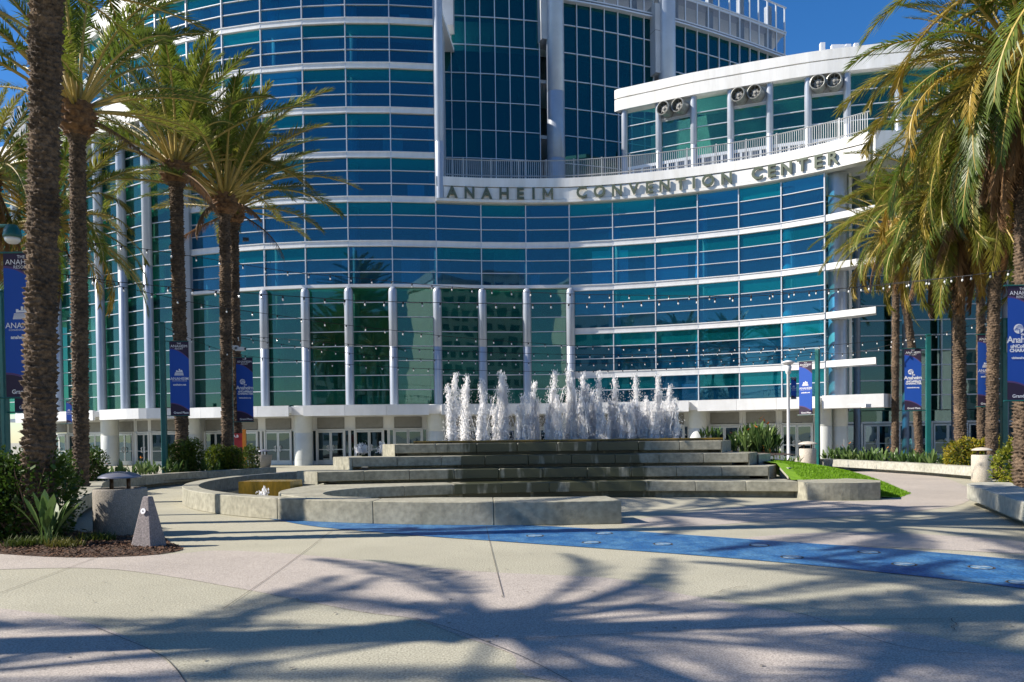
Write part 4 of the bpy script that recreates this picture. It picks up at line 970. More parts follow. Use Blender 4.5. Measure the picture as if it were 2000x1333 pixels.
TRUNKS = [trunk_mesh(1, TL, .165, 0, 1.1, 1.3), trunk_mesh(2, TL, .165, 0, 1.0, 1.3), trunk_mesh(3, TL, .17, -.9, .7, 1.2), trunk_mesh(4, TL, .2, 0, 1.0, 2.0)]

def frond_mesh(seed, L=4.0, bend=45, pet=.26, n=72, mats=('petiole', 'frond'), ll=.5, ang=(62, 26), vang=22, droop=.35, dead=False, wid=.031):
    r = random.Random(seed); mb = MB(); K = 22; P = []; T = []; p = Vector((0, 0, 0)); side = r.uniform(-.12, .12)
    for i in range(K + 1):
        t = i / K; a = -rad(bend) * t ** 1.5; d = Vector((math.cos(a), side * t, math.sin(a))).normalized(); P.append(p.copy()); T.append(d); p = p + d * L / K
    def at(t):
        x = t * K; i = min(int(x), K - 1); f = x - i; return P[i].lerp(P[i + 1], f), T[i].lerp(T[i + 1], f).normalized()
    rs = [.042 * (1 - t / K) ** .8 + .006 for t in range(K + 1)]; rs[0] = .065
    mb.tube(P, rs, 5, 0)
    for i in range(n):
        t = pet + (1 - pet) * (i + r.random() * .6) / n; c, tg = at(min(t, .995)); u = (t - pet) / (1 - pet); sd = tg.cross(Vector((0, 0, 1))); sd.normalize(); nm = sd.cross(tg)
        le = ll * (.35 + .65 * math.sin(min(1, u * 1.6 + .12) * math.pi / 2)) * (1 - .55 * max(0, u - .55) / .45) * r.uniform(.85, 1.12)
        an = rad(ang[0] + (ang[1] - ang[0]) * u + r.uniform(-9, 9))
        for s in (-1, 1):
            va = rad(vang + r.uniform(-20, 20)); d = tg * math.cos(an) + (sd * s * math.cos(va) + nm * math.sin(va)) * math.sin(an)
            if dead: d = (d + Vector((0, 0, -.35)) + Vector((r.uniform(-.2, .2), r.uniform(-.25, .25), 0))).normalized()
            w = (nm.cross(d)).normalized() * wid * .5; m1 = c + d * le * .5; e = c + d * le + Vector((0, 0, -1)) * le * droop * r.uniform(.3, 1) * .4
            if r.random() < .03 and not dead: continue
            mb.add([c - w * .5, c + w * .5, m1 + w, m1 - w, e], [(0, 1, 2, 3), (3, 2, 4)], 1)
    return mb.mesh('frond', [M[mats[0]], M[mats[1]]])
FR = {
 'up': [frond_mesh(11 + i, 3.7 + .25 * (i % 3), (26, 40, 54, 33, 62)[i], .32, 96, ll=.5) for i in range(5)],
 'old': [frond_mesh(31 + i, 4.2, (70, 96, 82)[i], .18, 92, ('petiole', 'frondy' if i == 1 else 'frond'), .56, (50, 24), 8, .8) for i in range(3)],
 'yel': [frond_mesh(41 + i, 4.0, (85, 105)[i], .16, 92, ('petiole', 'frondy'), .55, (46, 20), 0, 1.0) for i in range(2)],
 'dead': [frond_mesh(51 + i, 3.4, (30, 45, 20)[i], .15, 80, ('petdead', 'frondd'), .5, (26, 12), -10, 1.3, True, .035) for i in range(3)]}
def palm(label, x, y, h, tr=0, style='up', sc=1.0, ts=1.0, lean=(0, 0), n=46, seed=0, group='date palms around the plaza', dates=0, rot=None):
    r = random.Random(seed * 7 + 3); t = thing('date_palm', label, 'palm tree', (x, y, 0), group=group)
    rz = r.uniform(0, 6.28) if rot is None else rot
    o = link('trunk', TRUNKS[tr], t); o.rotation_euler = (Matrix.Rotation(lean[0], 3, 'Y') @ Matrix.Rotation(rz, 3, 'Z')).to_euler(); o.scale = (ts, ts, 1)
    # keep the head above the chosen point even when the trunk leans
    lx, ly = math.sin(lean[0]) * TL, -math.sin(lean[1]) * TL
    o.location = (-lx, -ly, h - TL * math.cos(lean[0])); hx = 0
    hub = Vector((0, 0, h - .12))
    if tr == 2:
        hub = Vector((-.9 * math.cos(rz), -.9 * math.sin(rz), h - .1))
    for i in range(n):
        az = i * 2.39996 + r.uniform(-.25, .25); u = (i + .5) / n
        if style == 'up': el = 88 - 76 * u ** 1.05 + r.uniform(-7, 7); me = r.choice(FR['up']) if el > 8 else r.choice(FR['up'] + FR['old'])
        elif style == 'star': el = 70 - 92 * u + r.uniform(-6, 6); me = FR['up'][i % 2 * 3]
        elif style == 'mid': el = 84 - 112 * u + r.uniform(-8, 8); me = r.choice(FR['up']) if el > 30 else (r.choice(FR['old']) if r.random() < .8 else FR['yel'][0])
        else:
            el = 84 - 128 * u ** .85 + r.uniform(-9, 9); me = r.choice(FR['up']) if el > 45 else (r.choice(FR['old']) if el > 0 else r.choice(FR['yel'] + FR['old']))
        rr = .16 + .06 * (1 - u); e = rad(el); f = link('frond', me, t, (hub.x + rr * math.cos(az) * math.cos(e * .5), hub.y + rr * math.sin(az) * math.cos(e * .5), hub.z + .28 * (1 - u) - .1))
        f.rotation_euler = (rad(r.uniform(-14, 14)), -e, az); s = sc * r.uniform(.85, 1.08) * (1 - .18 * (u < .12)); f.scale = (s, s, s)
    nd = {'up': 2, 'star': 0, 'mid': 8, 'droop': 32}[style]
    for i in range(nd):
        az = r.uniform(0, 6.28); e = rad(r.uniform(-28, -10) if style == 'up' else r.uniform(-82, -50)); f = link('frond', r.choice(FR['dead']), t, (hub.x + .2 * math.cos(az), hub.y + .2 * math.sin(az), hub.z - .25))
        f.rotation_euler = (rad(r.uniform(-20, 20)), -e, az); s = sc * r.uniform(.7, 1.05) * (.75 if style == 'up' else 1); f.scale = (s, s, s); f['label'] = 'dry brown hanging frond'
    for i in range(dates):
        az = r.uniform(3.4, 5.9); d = Vector((math.cos(az), math.sin(az), 0)); mb = MB(); st = [hub + d * .2, hub + d * .9 + Vector((0, 0, .1)), hub + d * 1.25 + Vector((0, 0, -.5))]; mb.tube(st, .025, 5, 1)
        for k in range(170):
            v = Vector((r.gauss(0, .13), r.gauss(0, .13), r.uniform(-.75, 0))); q = st[-1] + v; octa(mb, q, .022, .028)
        mb.obj('date_cluster', [M['date'], M['petiole']], t)
    return t
def atY(px, py, Y):  # ground position and height of a palm head seen at a pixel
    p = V(px, py, Y); return p.x, Y, p.z
def P_(label, px_base, hub_px, Y, **k):
    xb = V(px_base, 860, Y).x; hp = V(*hub_px, Y); ln = math.atan2(hp.x - xb, hp.z); palm(label, hp.x, Y, hp.z, lean=(ln, 0), **k)
P_('nearest left palm with thick dark trunk crossing the frame and head above it', 68, (96, -262), 13.0, tr=3, style='up', seed=1, n=50, sc=1.15)
P_('second left palm with golden frond stalks whose head touches the top left sky', 157, (150, 200), 21.2, tr=0, style='up', seed=2, sc=1.08, n=38, ts=1.06)
P_('palm with compact head behind the banner reading Grand Plaza at left', 356, (343, 318), 31.5, tr=1, style='up', seed=3, n=46, sc=1.4, ts=1.35)
P_('palm with bulging brown boots right of the left palm group', 443, (438, 378), 33.2, tr=0, style='up', seed=4, sc=1.36, n=42, ts=1.2)
P_('slim palm half hidden behind the bulging palm beside the red sign', 463, (456, 402), 36, tr=1, style='up', seed=5, sc=1.12, ts=1.15)
P_('bushy palm behind the thickest left trunk with fronds hanging to its right', 96, (92, 430), 30.5, tr=0, style='mid', seed=6, sc=1.1, n=52, dates=2)
P_('palm cut by the left edge with a low bushy head', -30, (-25, 335), 27, tr=1, style='mid', seed=7, n=52)
P_('near palm outside the left edge whose long fronds reach over the top left', -110, (-70, -30), 15.5, tr=0, style='up', seed=8, sc=1.1, n=34)
P_('large right-hand palm at the edge with hanging dead fronds and a black-brown head', 2001, (2003, 118), 19, tr=3, style='droop', seed=9, sc=1.0, n=92, dates=1)
P_('tall palm with ringed trunk behind the blue building banner on the right', 1936, (1946, 285), 27.5, tr=0, style='droop', seed=10, n=80, sc=1.15, ts=1.05, dates=2)
P_('right palm with a pale trunk wrapped by a cable clamp and brown skirt', 1877, (1870, 395), 29.5, tr=1, style='droop', seed=11, n=80, sc=1.1, ts=1.12)
P_('curving slender palm on the right behind a small banner pole', 1797, (1772, 455), 40, tr=2, rot=0.0, style='mid', seed=12, n=50, sc=.88)
P_('dark trunked far right palm just left of the curving one', 1748, (1750, 430), 43, tr=1, style='mid', seed=13, n=50, sc=.85)
P_('far palm mostly hidden behind the tall ringed trunk at right', 1917, (1915, 410), 37, tr=1, style='mid', seed=14, n=46, sc=1.1)
P_('near palm outside the right edge whose drooping fronds hang into the top right', 2240, (2240, -90), 17, tr=1, style='droop', seed=15, sc=1.3, n=60)
for i, (x, y) in enumerate(((-14.0, 5.6), (-8.7, 5.9), (-18.4, 4.2), (-12.6, 3.2))):
    palm(('palm outside the left edge shading the foreground paving', 'closer palm outside the left edge shading the right of the paving', 'farthest palm outside the left edge', 'palm beside the camera shading the bottom of the paving', 'palm outside the left edge beyond the shading ones')[i], x, y, 11.0 + .1 * i, tr=i % 2, style='star', seed=20 + i, n=21, sc=1.12, group='date palms around the plaza')

TREES_BEHIND = ((-22, -30, 9), (-8, -34, 10), (9, -31, 9), (24, -36, 11), (-38, -33, 10))
# ================================================================== shrubs and paddle-leaf plants
def leafmass(name, label, blobs, n, size, mt, parent=None, cat='shrub', group=None, twigs=0):
    mb = MB(); tot = sum(b[3] * b[4] * b[5] for b in blobs); r = random.Random(hash(label) % 1000 if False else len(label) * 13 + n)
    for (cx, cy, cz, ax, ay, az) in blobs:
        for _ in range(int(n * ax * ay * az / tot)):
            v = Vector((r.gauss(0, 1), r.gauss(0, 1), r.gauss(0, 1))).normalized(); s = 1 - abs(r.gauss(0, .13)); bump = 1 + .1 * math.sin(7 * v.x + 3 * cx) * math.sin(6 * v.z + 5 * v.y)
            q = Vector((cx + v.x * ax * s * bump, cy + v.y * ay * s * bump, cz + v.z * az * s * bump))
            if q.z < .03: continue
            d = (v + Vector((r.uniform(-.9, .9), r.uniform(-.9, .9), r.uniform(-.4, 1)))).normalized(); w = d.cross(Vector((r.uniform(-1, 1), r.uniform(-1, 1), r.uniform(-1, 1)))).normalized(); L = size * r.uniform(.6, 1.2)
            mb.add([q, q + d * L * .5 + w * L * .28, q + d * L, q + d * L * .5 - w * L * .28], [(0, 1, 2, 3)])
        # inner twigs keep the mass from reading hollow
    t = thing(name, label, cat, (blobs[0][0], blobs[0][1], 0), group=group)
    o = mb.obj('foliage', M[mt]); o.parent = t; o.location = (-blobs[0][0], -blobs[0][1], 0); o['kind'] = 'stuff'
    tm = MB()
    for (cx, cy, cz, ax, ay, az) in blobs:
        for _ in range(18 + twigs):
            e = Vector((cx + r.uniform(-.8, .8) * ax, cy + r.uniform(-.8, .8) * ay, cz + r.uniform(-.2, .85) * az)); b = Vector((cx + r.uniform(-.25, .25) * ax, cy + r.uniform(-.25, .25) * ay, .02)); md_ = b.lerp(e, .5) + Vector((r.uniform(-.1, .1), r.uniform(-.1, .1), .08)); tm.tube([b, md_, e], [.018, .012, .005], 5)
        # dense dark inner foliage
    o = tm.obj('stems', M['twig']); o.parent = t; o.location = (-blobs[0][0], -blobs[0][1], 0)
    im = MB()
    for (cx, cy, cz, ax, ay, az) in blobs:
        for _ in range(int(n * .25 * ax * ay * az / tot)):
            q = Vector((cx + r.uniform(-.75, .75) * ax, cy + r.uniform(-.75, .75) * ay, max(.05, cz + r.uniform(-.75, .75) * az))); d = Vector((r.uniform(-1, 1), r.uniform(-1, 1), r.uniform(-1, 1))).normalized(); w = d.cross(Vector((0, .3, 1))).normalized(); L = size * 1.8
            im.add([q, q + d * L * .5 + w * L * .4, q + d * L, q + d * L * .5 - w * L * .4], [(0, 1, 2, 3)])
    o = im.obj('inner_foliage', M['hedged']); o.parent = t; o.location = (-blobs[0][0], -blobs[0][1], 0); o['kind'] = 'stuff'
    return t
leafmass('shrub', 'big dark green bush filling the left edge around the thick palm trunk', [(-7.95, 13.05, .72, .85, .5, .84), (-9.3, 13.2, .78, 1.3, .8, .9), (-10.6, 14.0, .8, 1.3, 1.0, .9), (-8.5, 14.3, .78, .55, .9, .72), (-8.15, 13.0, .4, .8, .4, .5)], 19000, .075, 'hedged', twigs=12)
leafmass('shrub', 'smaller dark bush at the foot of the second left palm', [(-12.95, 24.3, .82, .55, .6, .72), (-13.5, 24.9, .8, .6, .7, .68)], 4200, .075, 'hedged')
leafmass('shrub', 'clipped green bush at the foot of the palm behind the left blue banner', [(-13.0, 31.2, .85, .6, .7, .8), (-12.6, 31.4, .95, .42, .5, .82)], 6000, .07, 'hedge')
leafmass('shrub', 'clipped pale green bush in front of the paired left palms', [(-12.05, 32.6, .8, .5, .6, .66), (-11.5, 32.8, .78, .42, .5, .62)], 4600, .07, 'hedgey')
leafmass('shrub', 'dark bush right of the yellow sign post', [(-11.3, 34.4, .75, .35, .5, .7)], 1500, .07, 'hedged')
leafmass('shrub', 'low golden-green hedge in front of the ringed palm trunk', [(16.6, 29, .75, .8, .8, .68), (17.4, 28.6, .8, .8, .8, .7)], 6000, .075, 'hedgey')
leafmass('shrub', 'large golden-green hedge at the right edge behind the tan bin', [(13.05, 20.2, .72, .75, .8, .72), (13.7, 19.8, .85, .85, .8, .8), (12.95, 19.6, .5, .6, .6, .5), (14.6, 20.6, .9, .9, .9, .8)], 13000, .075, 'hedgey')
for i, (x, y, h) in enumerate(TREES_BEHIND):
    tr = thing('street_tree', ('leafy street tree behind the camera, leftmost but one', 'leafy street tree behind the camera near the middle', 'leafy street tree behind the camera right of the middle', 'tallest leafy street tree behind the camera', 'leftmost leafy street tree behind the camera')[i], 'tree', (x, y, 0))
    mb = MB(); mb.tube([(0, 0, 0), (.1, 0, h * .3), (0, .1, h * .6)], [.3, .22, .12], 10)
    for k in range(5): a = k * 1.26; mb.tube([(0, 0, h * .3), (math.cos(a) * 1.2, math.sin(a) * 1.2, h * .5), (math.cos(a) * 2, math.sin(a) * 2, h * .75)], [.14, .09, .04], 6)
    mb.obj('trunk', M['twig'], tr); mb = MB()
    for _ in range(2600):
        v = Vector((R.gauss(0, 1), R.gauss(0, 1), R.gauss(0, 1))).normalized() * (1 - abs(R.gauss(0, .25))); q = Vector((v.x * 3.6, v.y * 3.4, h * .65 + v.z * h * .36)); dd = Vector((R.uniform(-1, 1), R.uniform(-1, 1), R.uniform(-1, 1))).normalized() * .4; w = dd.cross(Vector((0, .4, 1))).normalized() * .16
        mb.add([q, q + dd * .5 + w, q + dd, q + dd * .5 - w], [(0, 1, 2, 3)])
    mb.obj('crown', M['hedged'], tr)['kind'] = 'stuff'
def leaf_blade(mb, r, base, az, lean, L, bl, w, mi=0):
    d0 = Vector((math.cos(az) * math.sin(lean * .5), math.sin(az) * math.sin(lean * .5), math.cos(lean * .5))); p = base.copy(); P = [p.copy()]
    n = 7
    for i in range(n):
        t = (i + 1) / n; ln = lean * (.5 + .8 * t); d = Vector((math.cos(az) * math.sin(ln), math.sin(az) * math.sin(ln), math.cos(ln))); p = p + d * L / n; P.append(p.copy())
    sd = Vector((-math.sin(az), math.cos(az), 0)); sd = (sd * math.cos(r.uniform(-.7, .7)) + Vector((math.cos(az), math.sin(az), 0)) * math.sin(r.uniform(-.7, .7))).normalized()
    vs = []; fs = []
    for i, q in enumerate(P):
        t = i / n; bw = .009 if t < 1 - bl else w * math.sin(min(1, (t - (1 - bl)) / bl * .93 + .07) * math.pi) ** .75 * .5 + .002
        fold = Vector((0, 0, 1)) * bw * .45; vs += [q - sd * bw + fold, q, q + sd * bw + fold]
    for i in range(n):
        a = 3 * i; fs += [(a, a + 1, a + 4, a + 3), (a + 1, a + 2, a + 5, a + 4)]
    mb.add(vs, fs, mi)
def strel_mesh(seed, n=15, H=.75, flower=False):
    r = random.Random(seed); mb = MB()
    for i in range(n):
        az = i * 2.4 + r.uniform(-.3, .3); leaf_blade(mb, r, Vector((r.uniform(-.06, .06), r.uniform(-.06, .06), 0)), az, rad(r.uniform(6, 42)), H * r.uniform(.65, 1.15), r.uniform(.45, .62), r.uniform(.075, .12))
    if flower:
        az = r.uniform(0, 6.28); top = Vector((.1 * math.cos(az), .1 * math.sin(az), H * 1.12)); mb.tube([(0, 0, 0), top * .6, top], [.01, .009, .008], 5)
        for k in range(6):
            a = az + r.uniform(-.8, .8); e = top + Vector((math.cos(a) * .12, math.sin(a) * .12, r.uniform(.02, .14))); w = Vector((-math.sin(a), math.cos(a), 0)) * .018; mb.add([top - w, top + w, e], [(0, 1, 2)], 1)
    return mb.mesh('leaves', [M['strel'], M['petal']])
SM = [strel_mesh(60 + i, 15, .8, i == 0) for i in range(5)]
def strel(x, y, z, s, label, group, i):
    t = bpy.data.objects.new('bird_of_paradise_plant', SM[i % 5]); COL.objects.link(t); t.location = (x, y, z); t.rotation_euler = (0, 0, R.uniform(0, 6.28)); t.scale = (s, s, s); tag(t, label.replace('plant ', 'plant with an orange flower ', 1) if i % 5 == 0 else label, 'plant', group); return t
def near_strel(x, y, z, seed, n, H, label, w=1.0):
    r = random.Random(seed); t = thing('bird_of_paradise_plant', label, 'plant', (x, y, z))
    for i in range(n):
        mb = MB(); leaf_blade(mb, r, Vector((r.uniform(-.08, .08), r.uniform(-.08, .08), 0)), i * 2.4 + r.uniform(-.3, .3), rad(r.uniform(5, 38)), H * r.uniform(.6, 1.1), r.uniform(.45, .6), r.uniform(.1, .14) * w); mb.obj('leaf', M['strel'], t, smooth=False)
    return t
x, y = G(92, 1072); near_strel(x, y, 0.03, 5, 22, .82, 'leafy paddle-leaf plant in the mulch in front of the left bush')
near_strel(11.55, 17.3, .1, 6, 18, .6, 'paddle-leaf plant growing over the near right seat wall', .9)
near_strel(12.3, 17.0, .1, 7, 16, .6, 'paddle-leaf plant at the right edge behind the near seat wall', .9)
k = 0
for j in range(54):
    t = j / 53; yy = 38.6 - 11.2 * t; xw = np.interp(yy, [26.8, 30, 33.2, 36, 39.2], [16.2, 16.15, 15.65, 15.1, 14.55])
    strel(xw + .15 + R.uniform(0, .9), yy + R.uniform(-.2, .2), .12, R.uniform(.85, 1.15), 'grey-green paddle-leaf plant in the long row behind the right seat wall', 'paddle-leaf plants in the right bed', k); k += 1
for j in range(22):
    yy = 26.2 + 7.0 * j / 21; xw = np.interp(yy, [24, 27.5, 30.7, 33.6], [-12.5, -12.6, -11.7, -9.95])
    strel(xw - .95 + R.uniform(-.3, .15), yy + R.uniform(-.1, .3), .2, R.uniform(.7, .95), 'paddle-leaf plant in the row behind the left seat wall', 'paddle-leaf plants in the left bed', k); k += 1
CL = thing('bird_of_paradise_clump', 'tall dense paddle-leaf clump with orange flowers beside the fountain', 'plant', (7.75, 25.3, 1.0))
for j in range(26):
    a = j * 2.4; d = .14 * math.sqrt(j); o = link('stalk_cluster', SM[j % 5], CL, (d * math.cos(a) * 1.1, d * math.sin(a), 0)); o.scale = (1.25 - .02 * j,) * 3; o.rotation_euler = (0, 0, R.uniform(0, 6))
for px, s in ((1372, .55), (1382, .6), (1393, .55), (1402, .6)):
    p = V(px, 860, 25); strel(p.x, 25, 1.42, s, 'small grassy paddle-leaf plant at the right end of the fountain rim', 'small plants at the fountain rim', k); k += 1
for px, yy in ((1512, 27.5), (1523, 28), (1535, 28.5), (1548, 29.5), (1560, 30)):
    p = V(px, 885, yy); strel(p.x, yy, .75 if px < 1530 else .45, .5, 'low leafy plant along the back of the green lawn', 'low plants behind the lawn', k); k += 1
def tuft(x, y, label, n=420, s=.2, w=.3):
    mb = MB()
    for _ in range(n):
        a = R.uniform(0, 6.28); d = R.random() ** .7 * w; q = Vector((d * math.cos(a), d * math.sin(a) * .6, 0)); b = R.uniform(0, 6.28); L = s * R.uniform(.5, 1); e = q + Vector((math.cos(b) * L * .6, math.sin(b) * L * .6, L * R.uniform(.4, 1))); sd = Vector((-math.sin(b), math.cos(b), 0)) * .005; md_ = q.lerp(e, .5) + Vector((0, 0, .03)); mb.add([q - sd, q + sd, md_ + sd, md_ - sd, e], [(0, 1, 2, 3), (3, 2, 4)])
    o = mb.obj('grass_tuft', M['tuft']); o.location = (x, y, .04); tag(o, label, 'grass')
for (px, py), lb in zip(((45, 1072), (128, 1074), (190, 1062), (85, 1070)), ('olive grass tuft at the left end of the mulch bed', 'grass tuft below the paddle-leaf plant', 'green grass tuft below the big round bin', 'dry yellowish grass tuft between two greener ones')):
    tuft(*G(px, py), lb)

# ================================================================== banner poles
def bannermat():
    mt = bpy.data.materials.new('banner_print'); mt.use_nodes = True; n = mt.node_tree; p = n.nodes['Principled BSDF']; p.inputs['Roughness'].default_value = .65
    tc = n.nodes.new('ShaderNodeTexCoord'); sx = n.nodes.new('ShaderNodeSeparateXYZ'); n.links.new(tc.outputs['Object'], sx.inputs[0])
    def mt_(op, a, b=None, v=None):
        q = n.nodes.new('ShaderNodeMath'); q.operation = op
        for i, s in enumerate((a, b)):
            if s is None: continue
            if isinstance(s, (int, float)): q.inputs[i].default_value = s
            else: n.links.new(s, q.inputs[i])
        return q.outputs[0]
    x2 = mt_('POWER', mt_('DIVIDE', mt_('ADD', sx.outputs[0], .31), .62), 2.0)
    top = mt_('SUBTRACT', sx.outputs[2], mt_('SUBTRACT', 2.27, mt_('MULTIPLY', x2, .34))); bot = mt_('SUBTRACT', mt_('SUBTRACT', .40, mt_('MULTIPLY', x2, .26)), sx.outputs[2])
    d = mt_('MAXIMUM', top, bot); dark = mt_('GREATER_THAN', d, 0); edge = mt_('MULTIPLY', mt_('GREATER_THAN', d, -.035), mt_('LESS_THAN', d, 0))
    mx = n.nodes.new('ShaderNodeMix'); mx.data_type = 'RGBA'; mx.inputs[6].default_value = (.003, .065, .38, 1); mx.inputs[7].default_value = (.09, .045, .16, 1); n.links.new(edge, mx.inputs[0])
    m2 = n.nodes.new('ShaderNodeMix'); m2.data_type = 'RGBA'; m2.inputs[7].default_value = (.022, .01, .04, 1); n.links.new(dark, m2.inputs[0]); n.links.new(mx.outputs[2], m2.inputs[6]); n.links.new(m2.outputs[2], p.inputs['Base Color'])
    return mt
M['banner'] = bannermat()
def flat(parts):
    """join flat printed shapes (mesh, x, z, scale) into one mesh in the XZ plane"""
    mb = MB()
    for me, x, z in parts:
        mb.add([(v.co.x + x, -.009 - v.co.z, v.co.y + z) for v in me.vertices], [tuple(p.vertices) for p in me.polygons])
    return mb
def T(s, size, bold=.0, sp=1.0): return textmesh(s, size, 0, bold, M['print'], spacing=sp)
def logo_hall(mb, x, z):
    for k in range(5): mb.box((x - .012 + .0, -.009, z + k * .021), (.3 - .01 * k, .002, .014), 0)
    mb.box((x + .02, -.009, z + .125), (.17, .002, .035)); mb.box((x - .085, -.009, z + .135), (.045, .002, .06)); mb.box((x + .0, -.009, z + .18), (.04, .002, .06)); mb.box((x + .06, -.009, z + .16), (.06, .002, .03))
def logo_tree(mb, x, z, r=.105):
    def fan(cx, cz, rr, a0, a1, wd):
        k = 9
        for i in range(k):
            a = a0 + (a1 - a0) * i / (k - 1); ca, sa = math.cos(a), math.sin(a); p0 = (cx + ca * rr * .15, cz + sa * rr * .15); p1 = (cx + ca * rr, cz + sa * rr); nx, nz = -sa * wd, ca * wd
            mb.add([(p0[0], -.011, p0[1]), (p1[0] + nx, -.011, p1[1] + nz), (p1[0] - nx, -.011, p1[1] - nz)], [(0, 1, 2)], 1)
    n = 28; vs = [(x + r * math.cos(6.283 * i / n), -.009, z + r * math.sin(6.283 * i / n)) for i in range(n)]; mb.add(vs, [tuple(range(n))])
    fan(x + .02, z, r * .82, .2, 2.95, .007); fan(x - .045, z - .04, r * .5, .4, 2.9, .005)
    mb.add([(x + .012, -.011, z), (x + .028, -.011, z), (x + .032, -.011, z - .1), (x + .012, -.011, z - .1)], [(0, 1, 2, 3)], 1)
def print_mesh(kind):
    parts = [(T('THE', .075), 0, 2.42), (T('ANAHEIM', .125), 0, 2.33), (T('RESORT', .075), 0, 2.245), (T('Grand Plaza', .1, .002), .03, .1)]
    if kind == 'hall': parts += [(T('ANAHEIM', .135, .001), 0, 1.24), (T('CONVENTION CENTER', .045), 0, 1.165), (T('anaheim.net', .085, .003), 0, 1.04)]
    else: parts += [(T('visit', .07, .003), .02, 1.44), (T('Anaheim', .2, .004, .9), 0, 1.32), (T('uNCoMMoN', .1, .005), .02, 1.18), (T('CHARACTER', .1, .005), .02, 1.09), (T('visitanaheim.org', .07, .003), 0, .93)]
    mb = flat(parts); lg = MB()
    if kind == 'hall': logo_hall(lg, 0, 1.36)
    else: logo_tree(lg, -.08, 1.56)
    return mb.mesh('lettering', [M['print']]), lg.mesh('logo', [M['print'], M['banner']])
PM = {k: print_mesh(k) for k in ('hall', 'tree')}
def cloth():
    mb = MB(); nx, nz = 8, 24; w, h = .62, 2.5
    for s in (1, -1):
        for j in range(nz + 1):
            for i in range(nx + 1): mb.v.append((-w / 2 + w * i / nx, s * .003 * -1, h * j / nz))
    N_ = (nx + 1) * (nz + 1)
    for j in range(nz):
        for i in range(nx):
            a = j * (nx + 1) + i; mb.f += [(a, a + 1, a + nx + 2, a + nx + 1), (N_ + a, N_ + a + nx + 1, N_ + a + nx + 2, N_ + a + 1)]; mb.m += [0, 0]
    return mb.mesh('banner', M['banner'])
CLOTH = cloth()
def banner_on(t, x, z, kind, rz=0, sc=1.0, name='banner'):
    b = link(name, CLOTH, t, (x, 0, z)); b.scale = (sc, sc, sc); link('lettering', PM[kind][0], b)['kind'] = 'stuff'; link('logo', PM[kind][1], b)['kind'] = 'stuff'; return b
def pole(label, x, y, h, side, kind, zb=2.5, rz=0, second=False, sc=1.0, extra=None):
    t = thing('banner_pole', label, 'banner pole', (x, y, 0), rz, 'banner poles around the plaza')
    mb = MB(); mb.box((0, 0, h / 2), (.19, .19, h)); mb.box((0, 0, h + .02), (.22, .22, .05)); mb.box((0, 0, .1), (.3, .3, .2)); o = mb.obj('pole', M['teal'], t); bv = o.modifiers.new('b', 'BEVEL'); bv.width = .03; bv.segments = 2; bv.limit_method = 'ANGLE'
    for z in (zb + .0, zb + 2.5 * sc):
        mb = MB(); mb.tube([(0, 0, z), (side * (.55 + .4), 0, z)], .016, 8); mb.obj('arm', M['teal'], t)
    banner_on(t, side * (.25 + .31 * sc), zb, kind, sc=sc); return t
def polepx(label, px, Y, side, kind, **k):
    pole(label, V(px, 860, Y).x, Y, k.pop('h', 5.5), side, kind, **k)
polepx('teal pole carrying the banner with the hall logo in front of the bulging left palms', 321, 30.0, 1, 'hall', rz=.12, h=6.05, zb=2.58, sc=1.12)
polepx('teal pole with camera and tree-logo banner left of the red sign', 452, 33.5, 1, 'tree', rz=.12, h=5.75, zb=2.4, sc=1.08)
polepx('teal pole behind the thick left palm trunk', 8, 17.3, 1, 'hall', h=4.9, zb=2.3)
polepx('teal banner pole at the left end of the right seat wall', 1597, 36.8, -1, 'hall', rz=-.75)
polepx('teal pole with tree-logo banner among the paddle-leaf plants', 1813, 31.9, -1, 'tree', rz=-.25)
polepx('teal pole with hall-logo banner and pale conduit behind the low golden hedge', 1961, 27.6, -1, 'hall', rz=-.1)
polepx('banner pole outside the left edge whose large banner is half hidden by the trunk', -13, 13.8, 1, 'hall', zb=2.42, h=5.6)
polepx('banner pole outside the right edge with a large bright tree-logo banner', 2048, 17.3, -1, 'tree', zb=2.3, h=5.6, rz=-.05)
polepx('far banner pole with a tiny banner between the second palm and the wing', 150, 47, -1, 'hall', zb=2.7, sc=.55, h=4.3)
# camera bracket and floodlights on poles
t = thing('security_camera', 'white camera box on top of the teal pole left of the red sign', 'camera', (V(452, 860, 33.5).x, 33.4, 5.6))
mb = MB(); mb.box((.2, 0, -.1), (.35, .22, .16)); mb.box((.48, -.02, -.16), (.38, .18, .15)); mb.tube([(0, 0, .35), (0, 0, -.1)], .02, 6); mb.obj('housing', M['polew'], t)
mb = MB(); mb.box((.69, -.02, -.16), (.03, .12, .1)); mb.obj('lens', M['black'], t)
t = thing('conduit_box', 'white box with pale conduits clamped to the right teal pole', 'box', (V(1966, 860, 27.6).x, 27.45, 4.3))
mb = MB(); mb.box((0, 0, .3), (.16, .14, .5)); mb.obj('box', M['polew'], t)
mb = MB()
for dx in (-.03, .04): mb.tube([(dx, 0, .55), (dx + .0, 0, 1.2)], .022, 6); mb.tube([(dx + .05, 0, -.6), (dx + .04, 0, .05)], .022, 6)
mb.obj('conduit', M['binl'], t)
